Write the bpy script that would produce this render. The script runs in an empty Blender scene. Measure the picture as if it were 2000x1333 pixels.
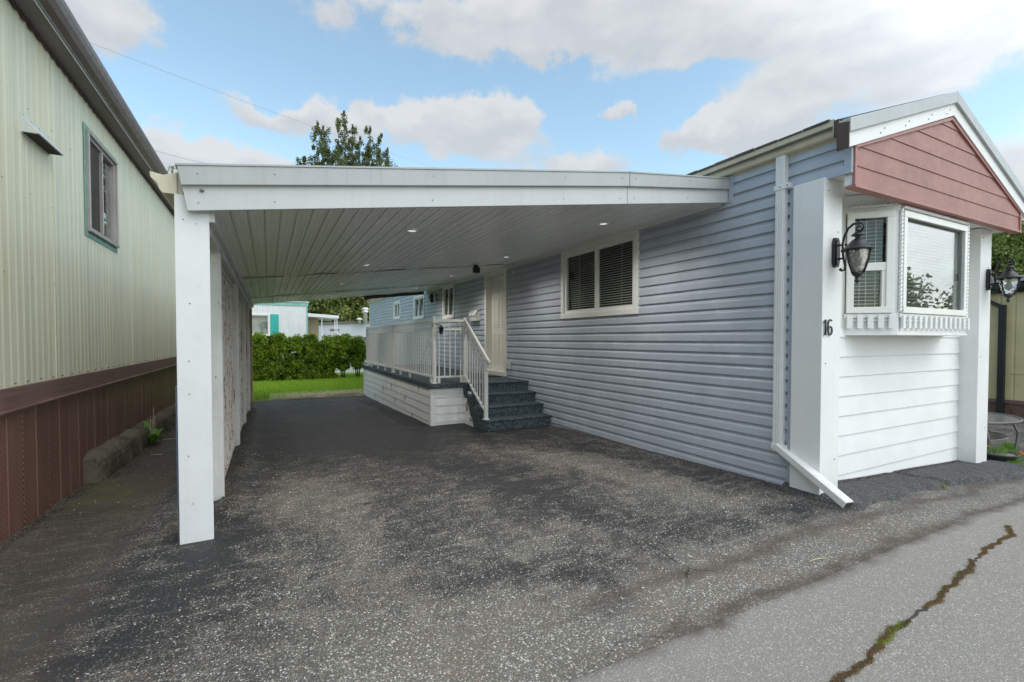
import bpy, bmesh, math, random
import numpy as np
from mathutils import Vector, Matrix
random.seed(7); rng = np.random.default_rng(7)
R = math.radians
SC = bpy.context.scene
# ------------------------------------------------------------------ camera
cd = bpy.data.cameras.new('camera'); cam = bpy.data.objects.new('camera', cd)
SC.collection.objects.link(cam); SC.camera = cam
cd.sensor_width = 36; cd.lens = 36 * 909.9 / 2000; cd.shift_y = 17.5 / 2000
cd.clip_start = .05; cd.clip_end = 2000
cam.location = (0, 0, 1.3); cam.rotation_euler = (R(90 - 1.32), 0, R(-27.62))
# ------------------------------------------------------------------ sun + sky
SUN_EL, SUN_AZ = 50, 152          # azimuth clockwise from +Y
ld = bpy.data.lights.new('sun', 'SUN'); sun = bpy.data.objects.new('sun', ld)
SC.collection.objects.link(sun); ld.energy = .5; ld.angle = R(50); ld.color = (1, .965, .92)
sd = Vector((math.sin(R(SUN_AZ)) * math.cos(R(SUN_EL)), math.cos(R(SUN_AZ)) * math.cos(R(SUN_EL)), math.sin(R(SUN_EL))))
sun.rotation_euler = sd.to_track_quat('Z', 'Y').to_euler()
SC.view_settings.view_transform = 'Standard'; SC.view_settings.look = 'None'
SC.view_settings.gamma = 1; SC.view_settings.exposure = 1.1
W = bpy.data.worlds.new('World'); SC.world = W; W.use_nodes = True
def make_world():
    nt = W.node_tree; nt.nodes.clear(); N, L = nt.nodes.new, nt.links.new
    def M(op, a, b=None, c=None, clamp=False):
        n = N('ShaderNodeMath'); n.operation = op; n.use_clamp = clamp
        for i, v in enumerate((a, b, c)):
            if v is None: continue
            if isinstance(v, (int, float)): n.inputs[i].default_value = v
            else: L(v, n.inputs[i])
        return n.outputs[0]
    tc = N('ShaderNodeTexCoord'); sep = N('ShaderNodeSeparateXYZ'); L(tc.outputs['Generated'], sep.inputs[0])
    x, y, z = sep.outputs
    azr = M('MULTIPLY', M('ARCTAN2', x, y), 180 / math.pi)
    el = M('MULTIPLY', M('ARCSINE', z), 180 / math.pi)
    pos = N('ShaderNodeCombineXYZ'); L(azr, pos.inputs[0]); L(el, pos.inputs[1])
    # warp for ragged cloud edges
    wn = N('ShaderNodeTexNoise'); wn.inputs['Scale'].default_value = 11; wn.inputs['Detail'].default_value = 10; wn.inputs['Roughness'].default_value = .62
    L(tc.outputs['Generated'], wn.inputs['Vector'])
    wv = N('ShaderNodeVectorMath'); wv.operation = 'SUBTRACT'; L(wn.outputs['Color'], wv.inputs[0]); wv.inputs[1].default_value = (.5, .5, .5)
    ws = N('ShaderNodeVectorMath'); ws.operation = 'MULTIPLY'; L(wv.outputs[0], ws.inputs[0]); ws.inputs[1].default_value = (11, 7, 0)
    wp = N('ShaderNodeVectorMath'); wp.operation = 'ADD'; L(pos.outputs[0], wp.inputs[0]); L(ws.outputs[0], wp.inputs[1])
    blobs = [(-14.2, 27.3, 5.2, 3.4, 1.3), (38, 34.5, 15, 3.2, 1.35), (18, 34.0, 10, 2.0, 1.1), (30, 31.5, 9, 1.6, .8), (52, 30.6, 12, 2.8, 1.35), (66, 27.2, 10, 2.8, 1.3), (73, 23.5, 6, 2.2, 1.1), (60, 25, 8, 1.6, .9),
             (25.5, 24.8, 6.5, 2.5, 1.6), (13, 23.6, 8.5, 1.8, 1.4), (1.5, 22.6, 6.5, 1.4, 1.3), (-2, 18.2, 9, 1.8, 1.3), (-7, 16.5, 8, 2.2, 1.0),
             (52.5, 22.0, 7.0, 2.1, 2.2), (36, 19.3, 8, 1.3, 1.2), (39.9, 24.8, 2, .8, 1.1), (9, 33.5, 5, 2.2, .6), (27, 21.5, 12, 1.6, .6), (76, 14, 8, 5, .9),
             (20, 8, 70, 7, .8), (30, 44, 40, 5, .7)]
    tot = None; shade = None
    for (a, e, sa, se, k) in blobs:
        s = N('ShaderNodeVectorMath'); s.operation = 'SUBTRACT'; L(wp.outputs[0], s.inputs[0]); s.inputs[1].default_value = (a, e, 0)
        m = N('ShaderNodeVectorMath'); m.operation = 'MULTIPLY'; L(s.outputs[0], m.inputs[0]); m.inputs[1].default_value = (1 / sa, 1 / se, 0)
        d = N('ShaderNodeVectorMath'); d.operation = 'DOT_PRODUCT'; L(m.outputs[0], d.inputs[0]); L(m.outputs[0], d.inputs[1])
        g = M('MULTIPLY', M('POWER', 2.718, M('MULTIPLY', d.outputs['Value'], -1)), k)
        tot = g if tot is None else M('ADD', tot, g)
        sp = N('ShaderNodeSeparateXYZ'); L(m.outputs[0], sp.inputs[0])
        h = M('MULTIPLY', g, sp.outputs[1]); shade = h if shade is None else M('ADD', shade, h)
    # unseen cloud cover over and behind the viewer, added as shadow fill
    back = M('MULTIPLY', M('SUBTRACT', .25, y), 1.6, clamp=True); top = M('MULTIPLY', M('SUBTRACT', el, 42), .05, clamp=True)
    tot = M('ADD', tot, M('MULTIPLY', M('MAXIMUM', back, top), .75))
    n1 = N('ShaderNodeTexNoise'); n1.inputs['Scale'].default_value = 4.2; n1.inputs['Detail'].default_value = 9; n1.inputs['Roughness'].default_value = .58
    mp = N('ShaderNodeVectorMath'); mp.operation = 'MULTIPLY'; L(tc.outputs['Generated'], mp.inputs[0]); mp.inputs[1].default_value = (1, 1, 2.4); L(mp.outputs[0], n1.inputs['Vector'])
    dens = M('ADD', tot, M('MULTIPLY', M('SUBTRACT', n1.outputs['Fac'], .5), 2.5))
    mr = N('ShaderNodeMapRange'); mr.interpolation_type = 'SMOOTHSTEP'; L(dens, mr.inputs['Value'])
    mr.inputs['From Min'].default_value = .42; mr.inputs['From Max'].default_value = .98; mr.inputs['To Min'].default_value = .04; mr.inputs['To Max'].default_value = .93
    sky = N('ShaderNodeTexSky'); sky.sky_type = 'NISHITA'; sky.sun_disc = False
    sky.sun_elevation = R(SUN_EL); sky.sun_rotation = R(SUN_AZ); sky.air_density = 1.1; sky.dust_density = .6; sky.ozone_density = 1.2
    tint = N('ShaderNodeMix'); tint.data_type = 'RGBA'; tint.blend_type = 'MULTIPLY'; tint.inputs[0].default_value = 1
    L(sky.outputs[0], tint.inputs[6]); tint.inputs[7].default_value = (1.08, 1.10, .93, 1)
    # cloud colour: bright crowns, blue-grey bellies
    n2 = N('ShaderNodeTexNoise'); n2.inputs['Scale'].default_value = 11; n2.inputs['Detail'].default_value = 7; L(mp.outputs[0], n2.inputs['Vector'])
    sh = M('ADD', M('MULTIPLY', shade, .85), M('MULTIPLY', M('SUBTRACT', n2.outputs['Fac'], .5), 2.6))
    sh = M('ADD', sh, .52, clamp=True)
    cc = N('ShaderNodeMix'); cc.data_type = 'RGBA'; L(sh, cc.inputs[0])
    cc.inputs[6].default_value = (2.3, 2.4, 2.52, 1); cc.inputs[7].default_value = (2.85, 2.9, 2.96, 1)
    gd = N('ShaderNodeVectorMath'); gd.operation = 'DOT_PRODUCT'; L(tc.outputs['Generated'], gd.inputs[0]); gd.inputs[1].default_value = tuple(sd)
    gl = M('ADD', 1., M('MULTIPLY', M('POWER', M('MAXIMUM', M('SUBTRACT', gd.outputs['Value'], .30), .0), 1.0), 3.6)); gv = N('ShaderNodeVectorMath'); gv.operation = 'SCALE'; L(cc.outputs[2], gv.inputs[0]); L(gl, gv.inputs['Scale'])  # added glow: clouds brightened around the sun as fill from behind the view
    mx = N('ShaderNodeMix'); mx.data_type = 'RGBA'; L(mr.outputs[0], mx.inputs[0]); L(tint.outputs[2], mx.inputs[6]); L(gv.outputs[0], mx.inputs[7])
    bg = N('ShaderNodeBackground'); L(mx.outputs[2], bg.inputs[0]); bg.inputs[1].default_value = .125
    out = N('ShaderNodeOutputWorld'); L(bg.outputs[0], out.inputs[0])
    W.cycles.sampling_method = 'MANUAL'; W.cycles.sample_map_resolution = 512
make_world()
SC.render.film_transparent = False
SC.cycles.max_bounces = 8; SC.cycles.transparent_max_bounces = 12; SC.cycles.caustics_reflective = False; SC.cycles.caustics_refractive = False

# ------------------------------------------------------------------ materials
class MT:
    def __init__(s, name):
        s.m = bpy.data.materials.new(name); s.m.use_nodes = True; s.nt = s.m.node_tree
        s.N, s.L = s.nt.nodes.new, s.nt.links.new
        s.b = s.nt.nodes['Principled BSDF']; s.out = s.nt.nodes['Material Output']
    def math(s, op, a, b=None, c=None, clamp=False):
        n = s.N('ShaderNodeMath'); n.operation = op; n.use_clamp = clamp
        for i, v in enumerate((a, b, c)):
            if v is None: continue
            if isinstance(v, (int, float)): n.inputs[i].default_value = v
            else: s.L(v, n.inputs[i])
        return n.outputs[0]
    def pos(s, scale=(1, 1, 1)):
        g = s.N('ShaderNodeNewGeometry')
        v = s.N('ShaderNodeVectorMath'); v.operation = 'MULTIPLY'; s.L(g.outputs['Position'], v.inputs[0]); v.inputs[1].default_value = scale
        return v.outputs[0]
    def noise(s, vec, scale, detail=4, rough=.55, out='Fac'):
        n = s.N('ShaderNodeTexNoise'); n.inputs['Scale'].default_value = scale; n.inputs['Detail'].default_value = detail; n.inputs['Roughness'].default_value = rough
        s.L(vec, n.inputs['Vector']); return n.outputs[out]
    def vor(s, vec, scale, feature='F1', out='Distance'):
        n = s.N('ShaderNodeTexVoronoi'); n.feature = feature; n.inputs['Scale'].default_value = scale; s.L(vec, n.inputs['Vector']); return n.outputs[out]
    def ramp(s, v, a, b, lo=0., hi=1., smooth=True):
        n = s.N('ShaderNodeMapRange'); n.interpolation_type = 'SMOOTHSTEP' if smooth else 'LINEAR'
        s.L(v, n.inputs['Value'])
        for k, q in zip(('From Min', 'From Max', 'To Min', 'To Max'), (a, b, lo, hi)): n.inputs[k].default_value = q
        return n.outputs[0]
    def mix(s, f, a, b, mode='MIX'):
        n = s.N('ShaderNodeMix'); n.data_type = 'RGBA'; n.blend_type = mode
        if isinstance(f, (int, float)): n.inputs[0].default_value = f
        else: s.L(f, n.inputs[0])
        for i, v in ((6, a), (7, b)):
            if isinstance(v, tuple): n.inputs[i].default_value = (*v, 1)
            else: s.L(v, n.inputs[i])
        return n.outputs[2]
    def col(s, c):
        if isinstance(c, tuple): s.b.inputs['Base Color'].default_value = (*c, 1)
        else: s.L(c, s.b.inputs['Base Color'])
    def bump(s, h, dist=.002, strength=1.):
        n = s.N('ShaderNodeBump'); n.inputs['Distance'].default_value = dist; n.inputs['Strength'].default_value = strength
        s.L(h, n.inputs['Height']); s.L(n.outputs[0], s.b.inputs['Normal'])
    def rough(s, r):
        if isinstance(r, (int, float)): s.b.inputs['Roughness'].default_value = r
        else: s.L(r, s.b.inputs['Roughness'])
def paint(name, c, rough=.45, var=.08, streak=.0, dirt=(.30, .28, .22), grime=.0, bump=.0006, metal=0, chip=None, chipc=(.16, .07, .04), spec=.5, wave=0):
    t = MT(name); p = t.pos()
    n = t.noise(p, 3.1, 5); k = t.ramp(n, .3, .7, 1 - var, 1 + var)
    kc = t.N('ShaderNodeCombineColor'); [t.L(k, kc.inputs[i]) for i in range(3)]
    c0 = t.mix(1., c, kc.outputs[0], 'MULTIPLY')
    if streak:
        s1 = t.noise(t.pos((22, 22, .55)), 1, 5, .6); c0 = t.mix(t.ramp(s1, .48, .78, 0, streak), c0, dirt)
    if grime:
        g = t.noise(p, 9, 8, .7); c0 = t.mix(t.ramp(g, .52, .74, 0, grime), c0, dirt)
    if chip:
        g = t.noise(t.pos((1, 1, .35)), 14, 6, .6); c0 = t.mix(t.ramp(g, chip, chip + .03, 0, 1), c0, chipc)
    t.col(c0); t.rough(t.ramp(t.noise(p, 17, 4), .3, .7, rough - .06, rough + .08)); t.b.inputs['Metallic'].default_value = metal
    t.b.inputs['Specular IOR Level'].default_value = spec
    if wave: t.bump(t.math('ADD', t.noise(t.pos((1, 1, 6)), 1.7, 3), t.math('MULTIPLY', t.noise(p, 60, 4), .03)), wave, 1.)
    elif bump: t.bump(t.noise(p, 60, 4), bump, .6)
    return t.m
def glass_mat(name, tint=(.9, .93, .92), boost=0.):
    t = MT(name); t.nt.nodes.remove(t.b)
    tr = t.N('ShaderNodeBsdfTransparent'); tr.inputs[0].default_value = (*tint, 1)
    gl = t.N('ShaderNodeBsdfGlossy'); gl.inputs['Roughness'].default_value = .01
    fr = t.N('ShaderNodeLayerWeight'); fr.inputs['Blend'].default_value = .5
    f2 = t.math('ADD', t.math('MULTIPLY', t.math('POWER', fr.outputs['Facing'], 4), .9), .045 + boost, clamp=True)
    n = t.N('ShaderNodeBump'); n.inputs['Distance'].default_value = .0015; n.inputs['Strength'].default_value = .3
    t.L(t.noise(t.pos(), 2.5, 2), n.inputs['Height']); t.L(n.outputs[0], gl.inputs['Normal'])
    mx = t.N('ShaderNodeMixShader'); t.L(f2, mx.inputs[0]); t.L(tr.outputs[0], mx.inputs[1]); t.L(gl.outputs[0], mx.inputs[2])
    t.L(mx.outputs[0], t.out.inputs[0]); return t.m
def leaf_mat(name, c1, c2, c3=None, trans=.25, rough=.55):
    t = MT(name); g = t.N('ShaderNodeNewGeometry')
    r = g.outputs['Random Per Island']
    c0 = t.mix(r, c1, c2)
    cl = t.noise(t.pos(), 1.6, 3)
    if c3: c0 = t.mix(t.ramp(cl, .45, .7), c0, c3)
    t.col(c0); t.rough(rough); t.b.inputs['Specular IOR Level'].default_value = .25
    tl = t.N('ShaderNodeBsdfTranslucent'); t.L(c0, tl.inputs[0])
    mx = t.N('ShaderNodeMixShader'); mx.inputs[0].default_value = trans
    t.L(t.b.outputs[0], mx.inputs[1]); t.L(tl.outputs[0], mx.inputs[2]); t.L(mx.outputs[0], t.out.inputs[0]); return t.m
M = {}
M['blue'] = paint('blue_vinyl', (.435, .475, .54), .42, .06, streak=.16, dirt=(.25, .27, .30), grime=.10, wave=.004)
M['blue_trim'] = paint('blue_trim', (.40, .445, .53), .45, .04)
M['dark_blue'] = paint('dark_blue_paint', (.09, .13, .18), .5, .05)
M['white'] = paint('white_paint', (.80, .80, .79), .42, .03, streak=.10, dirt=(.55, .53, .47), grime=.05)
M['white_metal'] = paint('white_enamel', (.74, .75, .76), .33, .03, streak=.22, dirt=(.50, .50, .47), grime=.14)
M['white_lap'] = paint('white_lap_boards', (.82, .82, .82), .5, .03, streak=.08, dirt=(.6, .58, .54), grime=.06, bump=.0012)
M['trim'] = paint('window_trim', (.82, .82, .78), .4, .03, grime=.06)
M['cream'] = paint('cream_aluminium', (.62, .57, .44), .38, .05, streak=.3, dirt=(.35, .30, .2), grime=.1)
M['red'] = paint('dusty_red_boards', (.34, .165, .14), .55, .1, streak=.35, dirt=(.30, .19, .175), grime=.25, bump=.001)
M['red_trim'] = paint('red_trim_paint', (.38, .17, .15), .5, .06)
M['grey_metal'] = paint('grey_flashing', (.42, .44, .44), .35, .05, streak=.2)
M['shingle'] = paint('dark_shingles', (.09, .085, .08), .9, .2, grime=.4, dirt=(.12, .13, .06), bump=.004)
M['brown_metal'] = paint('brown_gutter', (.13, .098, .09), .36, .08, streak=.25, dirt=(.2, .17, .16), metal=0)
M['soffit_brown'] = paint('brown_soffit', (.17, .145, .135), .6, .08, grime=.2, dirt=(.10, .08, .07))
M['dark_brown'] = paint('dark_brown_trim', (.075, .045, .038), .6, .1, grime=.3, dirt=(.16, .09, .06))
M['post_white'] = paint('weathered_white_post', (.66, .67, .66), .6, .06, streak=.45, dirt=(.36, .34, .30), grime=.25, chip=.70)
M['lattice'] = paint('peeling_lattice', (.62, .60, .56), .65, .1, grime=.4, dirt=(.3, .22, .16), chip=.56, chipc=(.20, .09, .06))
M['post_wood'] = paint('tan_post', (.40, .31, .19), .65, .1, streak=.4, dirt=(.2, .12, .08))
M['door'] = paint('white_door', (.78, .77, .70), .38, .03)
M['rail'] = paint('white_railing', (.76, .76, .74), .35, .03)
M['black_iron'] = paint('black_iron', (.018, .018, .02), .42, .2, grime=.3, dirt=(.06, .06, .06), bump=.001)
M['black'] = paint('black_plastic', (.015, .015, .016), .5, .1)
M['iron_num'] = paint('dark_numeral', (.035, .037, .04), .45, .1)
M['fascia'] = paint('fascia_enamel', (.56, .575, .58), .4, .03, streak=.2, dirt=(.42, .42, .4), grime=.05)
M['flashing'] = paint('weathered_flashing', (.43, .45, .455), .35, .04, streak=.35, dirt=(.33, .34, .33), grime=.08)
M['crack_dirt'] = paint('crack_dirt', (.05, .038, .03), .95, .3, grime=.4)
M['screw'] = paint('screw_head', (.22, .20, .18), .5, .1)
M['chrome'] = paint('brushed_metal', (.55, .55, .55), .3, .05, metal=.8)
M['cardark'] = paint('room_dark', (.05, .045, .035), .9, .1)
M['blind'] = paint('blind_slats', (.86, .84, .76), .5, .03, bump=0)
M['yellow'] = paint('yellow_aluminium', (.60, .50, .27), .45, .06, streak=.25, dirt=(.36, .3, .18), grime=.12)
M['beige'] = paint('beige_panel', (.40, .33, .20), .5, .06, streak=.2)
M['teal'] = paint('turquoise_paint', (.03, .42, .36), .5, .08)
M['teal_pale'] = paint('turquoise_fascia', (.22, .46, .42), .5, .12, grime=.3, dirt=(.5, .55, .5))
M['teal_worn'] = paint('worn_turquoise', (.20, .38, .33), .6, .1, grime=.7, dirt=(.42, .44, .36), chip=.60, chipc=(.45, .45, .38))
M['far_white'] = paint('far_white', (.72, .72, .73), .5, .04, streak=.12)
M['far_grey'] = paint('far_grey', (.50, .53, .58), .5, .04, streak=.15)
M['frame_bronze'] = paint('aluminium_frame', (.42, .38, .36), .35, .1, metal=.4)
M['curtain'] = paint('curtain', (.42, .44, .40), .8, .1, streak=.6, dirt=(.22, .24, .22))
M['mail'] = paint('mailbox_enamel', (.70, .70, .66), .3, .03)
M['frosted'] = paint('pale_plastic', (.62, .64, .62), .35, .03)
M['concrete'] = paint('mossy_concrete', (.115, .10, .072), .95, .35, grime=.9, dirt=(.035, .040, .016), bump=.02, chip=.66, chipc=(.20, .18, .15))
M['bark'] = paint('bark', (.11, .085, .06), .9, .2, bump=.01)
M['wire'] = paint('cable_rubber', (.24, .25, .27), .6, .05)
M['clay'] = paint('pot_plastic', (.05, .05, .05), .6, .1)
M['table'] = paint('dark_table_frame', (.11, .10, .095), .4, .1, grime=.3, dirt=(.2, .18, .16))
M['straw'] = paint('dry_straw', (.5, .42, .28), .8, .1)
M['petal'] = paint('fallen_petal', (.6, .55, .45), .8, .1)
M['orange'] = paint('orange_petals', (.75, .14, .03), .6, .15)
def lit(name, c, k):
    t = MT(name); t.col(c); t.b.inputs['Emission Color'].default_value = (*c, 1); t.b.inputs['Emission Strength'].default_value = k; return t.m
M['lens_lit'] = lit('lit_lens', (1, .97, .92), .32)
M['table_top'] = paint('smoked_table_top', (.16, .16, .155), .2, .1)
M['glass'] = glass_mat('window_glass')
M['glass_sky'] = glass_mat('window_glass_front', boost=.30)
M['leaf_hedge'] = leaf_mat('hedge_leaves', (.13, .22, .02), (.27, .38, .03), (.07, .13, .012), trans=.35)
M['leaf_tree'] = leaf_mat('tree_leaves', (.10, .125, .04), (.19, .21, .065), (.08, .10, .03), trans=.4)
M['leaf_forest'] = leaf_mat('forest_leaves', (.20, .27, .075), (.36, .38, .13), (.13, .19, .05), trans=.35)
M['leaf_weed'] = leaf_mat('weed_leaves', (.13, .25, .04), (.19, .33, .06))
M['grass'] = leaf_mat('grass_blades', (.24, .42, .03), (.38, .52, .06), (.30, .42, .05), trans=.4)
M['dry_grass'] = leaf_mat('dry_crack_grass', (.24, .15, .07), (.34, .23, .11), (.19, .16, .06))

def corr_mat():
    t = MT('aged_green_aluminium'); p = t.pos()
    s1 = t.noise(t.pos((9, 9, .35)), 1, 6, .6); s2 = t.noise(t.pos((2.2, 2.2, .5)), 1, 3)
    c = t.mix(t.ramp(s1, .35, .7), (.69, .685, .53), (.59, .59, .46))
    c = t.mix(t.ramp(s2, .5, .72, 0, .6), c, (.70, .64, .44))
    c = t.mix(t.ramp(t.noise(p, 26, 8, .7), .66, .75, 0, .5), c, (.24, .2, .13))
    t.col(c); t.rough(.5); t.bump(t.noise(p, 40, 4), .001, .5); return t.m
M['corr'] = corr_mat()
def vent_skirt_mat():
    t = MT('brown_vented_vinyl'); g = t.N('ShaderNodeNewGeometry'); sp = t.N('ShaderNodeSeparateXYZ'); t.L(g.outputs['Position'], sp.inputs[0])
    y, z = sp.outputs[1], sp.outputs[2]
    row = t.math('MULTIPLY', y, 1 / .026); ri = t.math('FLOOR', row); rf = t.math('ABSOLUTE', t.math('SUBTRACT', t.math('FRACT', row), .5))
    zz = t.math('ADD', t.math('MULTIPLY', z, 1 / .042), t.math('MULTIPLY', ri, .5)); zf = t.math('ABSOLUTE', t.math('SUBTRACT', t.math('FRACT', zz), .5))
    slot = t.math('MULTIPLY', t.math('LESS_THAN', rf, .11), t.math('LESS_THAN', zf, .24))
    n = t.noise(t.pos((5, 5, .8)), 1, 5); c = t.mix(t.ramp(n, .3, .7), (.15, .072, .055), (.22, .115, .092))
    c = t.mix(t.ramp(t.noise(t.pos(), 5, 7, .7), .5, .75, 0, .35), c, (.17, .13, .10))
    c = t.mix(slot, c, (.02, .01, .009)); t.col(c); t.rough(.42); t.bump(t.math('SUBTRACT', 1., slot), .002, .6); return t.m
M['skirt'] = vent_skirt_mat()
def wood_band_mat():
    t = MT('brown_woodgrain_band'); n = t.noise(t.pos((1.5, 1.5, 60)), 1, 6, .6)
    c = t.mix(t.ramp(n, .35, .65), (.155, .085, .075), (.215, .13, .115)); c = t.mix(t.ramp(t.noise(t.pos(), 2, 3), .5, .7, 0, .5), c, (.23, .16, .15))
    t.col(c); t.rough(.5); t.bump(n, .003, .7); return t.m
M['band'] = wood_band_mat()
def carpet_mat():
    t = MT('blue_outdoor_carpet'); p = t.pos(); n = t.noise(p, 38, 4, .6); v = t.noise(p, 9, 3)
    c = t.mix(t.ramp(n, .42, .6), (.055, .070, .080), (.13, .165, .18)); c = t.mix(t.ramp(v, .4, .7, 0, .45), c, (.055, .072, .085))
    t.col(c); t.rough(.95); t.bump(t.noise(p, 220, 3), .003, .8); t.b.inputs['Specular IOR Level'].default_value = .1; return t.m
M['carpet'] = carpet_mat()
def ceiling_mat():
    t = MT('white_roof_pans'); p = t.pos()
    n = t.noise(t.pos((14, .4, 1)), 1, 4); c = t.mix(t.ramp(n, .35, .7), (.86, .86, .84), (.78, .78, .75))
    c = t.mix(t.ramp(t.noise(p, 4, 7, .7), .5, .75, 0, .35), c, (.66, .66, .62)); t.col(c); t.rough(.36); t.b.inputs['Coat Weight'].default_value = .15; t.b.inputs['Coat Roughness'].default_value = .16
    t.bump(t.noise(t.pos((60, 1.2, 1)), 1, 3), .0012, .5); return t.m
M['ceiling'] = ceiling_mat()
def lamp_glass():
    t = MT('watered_glass'); t.b.inputs['Base Color'].default_value = (.86, .84, .78, 1); t.rough(.08)
    t.b.inputs['Transmission Weight'].default_value = .75; t.b.inputs['IOR'].default_value = 1.35
    t.bump(t.vor(t.pos(), 45, 'SMOOTH_F1'), .012, .8); return t.m
M['lamp_glass'] = lamp_glass()

def asphalt(name, road):
    """Sealed asphalt worn to its stones. Stones sit in a dark binder; the worn mask decides how many show."""
    t = MT(name); g = t.N('ShaderNodeNewGeometry'); P = g.outputs['Position']
    sp = t.N('ShaderNodeSeparateXYZ'); t.L(P, sp.inputs[0]); X, Y = sp.outputs[0], sp.outputs[1]
    fine = t.noise(P, 7, 6, .6); big = t.noise(t.pos((1.5, .55, 1)), 1.1, 5, .6)
    def ell(cx, cy, rx, ry, rot=0):
        mp = t.N('ShaderNodeMapping'); mp.vector_type = 'TEXTURE'; mp.inputs['Location'].default_value = (cx, cy, 0)
        mp.inputs['Rotation'].default_value = (0, 0, R(rot)); mp.inputs['Scale'].default_value = (rx, ry, 1)
        wv = t.N('ShaderNodeVectorMath'); wv.operation = 'MULTIPLY_ADD'; t.L(t.noise(P, 3.2, 5, .6, 'Color'), wv.inputs[0]); wv.inputs[1].default_value = (.8, .8, 0); t.L(P, wv.inputs[2])
        w2 = t.N('ShaderNodeVectorMath'); w2.operation = 'SUBTRACT'; t.L(wv.outputs[0], w2.inputs[0]); w2.inputs[1].default_value = (.35, .35, 0)
        t.L(w2.outputs[0], mp.inputs['Vector']); m2 = t.N('ShaderNodeVectorMath'); m2.operation = 'MULTIPLY'; t.L(mp.outputs[0], m2.inputs[0]); m2.inputs[1].default_value = (1, 1, 0)
        ln = t.N('ShaderNodeVectorMath'); ln.operation = 'LENGTH'; t.L(m2.outputs[0], ln.inputs[0]); return t.ramp(ln.outputs['Value'], .05, 1.35, 1, 0)
    if not road:
        worn = t.math('ADD', t.math('MULTIPLY', t.math('SUBTRACT', big, .5), .9), .35)
        worn = t.math('ADD', worn, t.math('MULTIPLY', t.math('MULTIPLY', t.ramp(Y, 2.3, 1.5), t.ramp(X, -.5, 1.2)), .32))
        for (cx, cy, rx, ry, rot, k) in [(3.2, 2.75, .5, .9, 20, .30), (3.0, 4.0, .45, 1.0, 15, .35), (.6, 2.6, .45, 1.3, 0, .32), (.35, 4.3, .5, 1.0, 0, .30), (1.0, 1.9, .9, .45, 0, .42), (-.1, 2.2, .5, .5, 0, .2),
                                         (2.5, 1.75, 1.6, .35, 5, .40), (2.6, 4.9, .4, .6, 0, .2), (1.7, 2.55, .35, .4, 0, .25), (.2, 1.4, 1.3, .5, 0, .35), (4.9, 1.65, 1.2, .25, 0, .3), (2.9, 1.4, 3, .3, 0, .2),
                                         (1.5, 2.0, .28, .55, 25, -.45), (2.0, 3.9, .35, 1.3, 10, -.38), (-.3, 3.7, .35, .8, 0, -.25), (.7, 9.5, 2.0, 3.6, 0, -.22), (3.2, 8, .5, 2, 0, -.4), (1.8, 7.5, 2.6, 3.0, 0, -.36), (.9, 3.4, .22, 1.3, 0, -.18), (-.5, 2.9, .5, .6, 0, -.15), (3.6, 3.6, .25, 2.0, 0, -.2), (3.5, 2.1, .5, .22, 0, -.35), (-1.0, 3.6, .35, 1.2, 5, -.15), (1.0, 6.4, 2.2, .8, 0, -.15)]:  # negative ones: dark sealer, deepened under the carport roof as painted shade
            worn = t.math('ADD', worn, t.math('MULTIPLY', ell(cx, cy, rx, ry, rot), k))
        # scuffed streaks across the sealer
        st = t.noise(t.pos((2.5, 16, 1)), 1, 6, .65); worn = t.math('ADD', worn, t.ramp(st, .52, .66, 0, .32))
        st2 = t.noise(P, 5, 9, .72); worn = t.math('ADD', worn, t.ramp(st2, .4, .72, -.14, .26))
        worn = t.math('MAXIMUM', t.math('MINIMUM', worn, 1.), .02)
    else:
        worn = t.math('ADD', t.math('MULTIPLY', t.math('SUBTRACT', big, .5), .25), .86)
    binder_c = (.028, .029, .031) if not road else (.115, .112, .106)
    def stones(scale, off, thr):
        v = t.N('ShaderNodeTexVoronoi'); v.inputs['Scale'].default_value = scale; wv = t.N('ShaderNodeVectorMath'); wv.operation = 'ADD'; t.L(P, wv.inputs[0]); wv.inputs[1].default_value = (off, off, 0); t.L(wv.outputs[0], v.inputs['Vector'])
        sc = t.N('ShaderNodeSeparateColor'); t.L(v.outputs['Color'], sc.inputs[0])
        show = t.math('MULTIPLY', t.ramp(t.math('SUBTRACT', t.math('MULTIPLY', worn, thr), sc.outputs[0]), -.06, .10), t.ramp(v.outputs['Distance'], .60, .38))
        val = t.mix(t.math('POWER', sc.outputs[1], 2.6), (.125, .117, .10) if not road else (.235, .222, .20), (.66, .63, .56) if not road else (.52, .50, .46))
        val = t.mix(t.ramp(sc.outputs[2], .72, .8), val, (.22, .16, .115) if not road else (.30, .27, .23))
        return show, val, v.outputs['Distance']
    sA, cA, dA = stones(112 if not road else 125, 0, .80); sB, cB, dB = stones(220, 3.3, 1.0)
    haze = t.mix(t.ramp(worn, .1, 1.0), binder_c, (.122, .114, .100) if not road else (.245, .226, .198))
    c = t.mix(t.math('MULTIPLY', sB, .8), haze, cB); c = t.mix(sA, c, cA)
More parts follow.
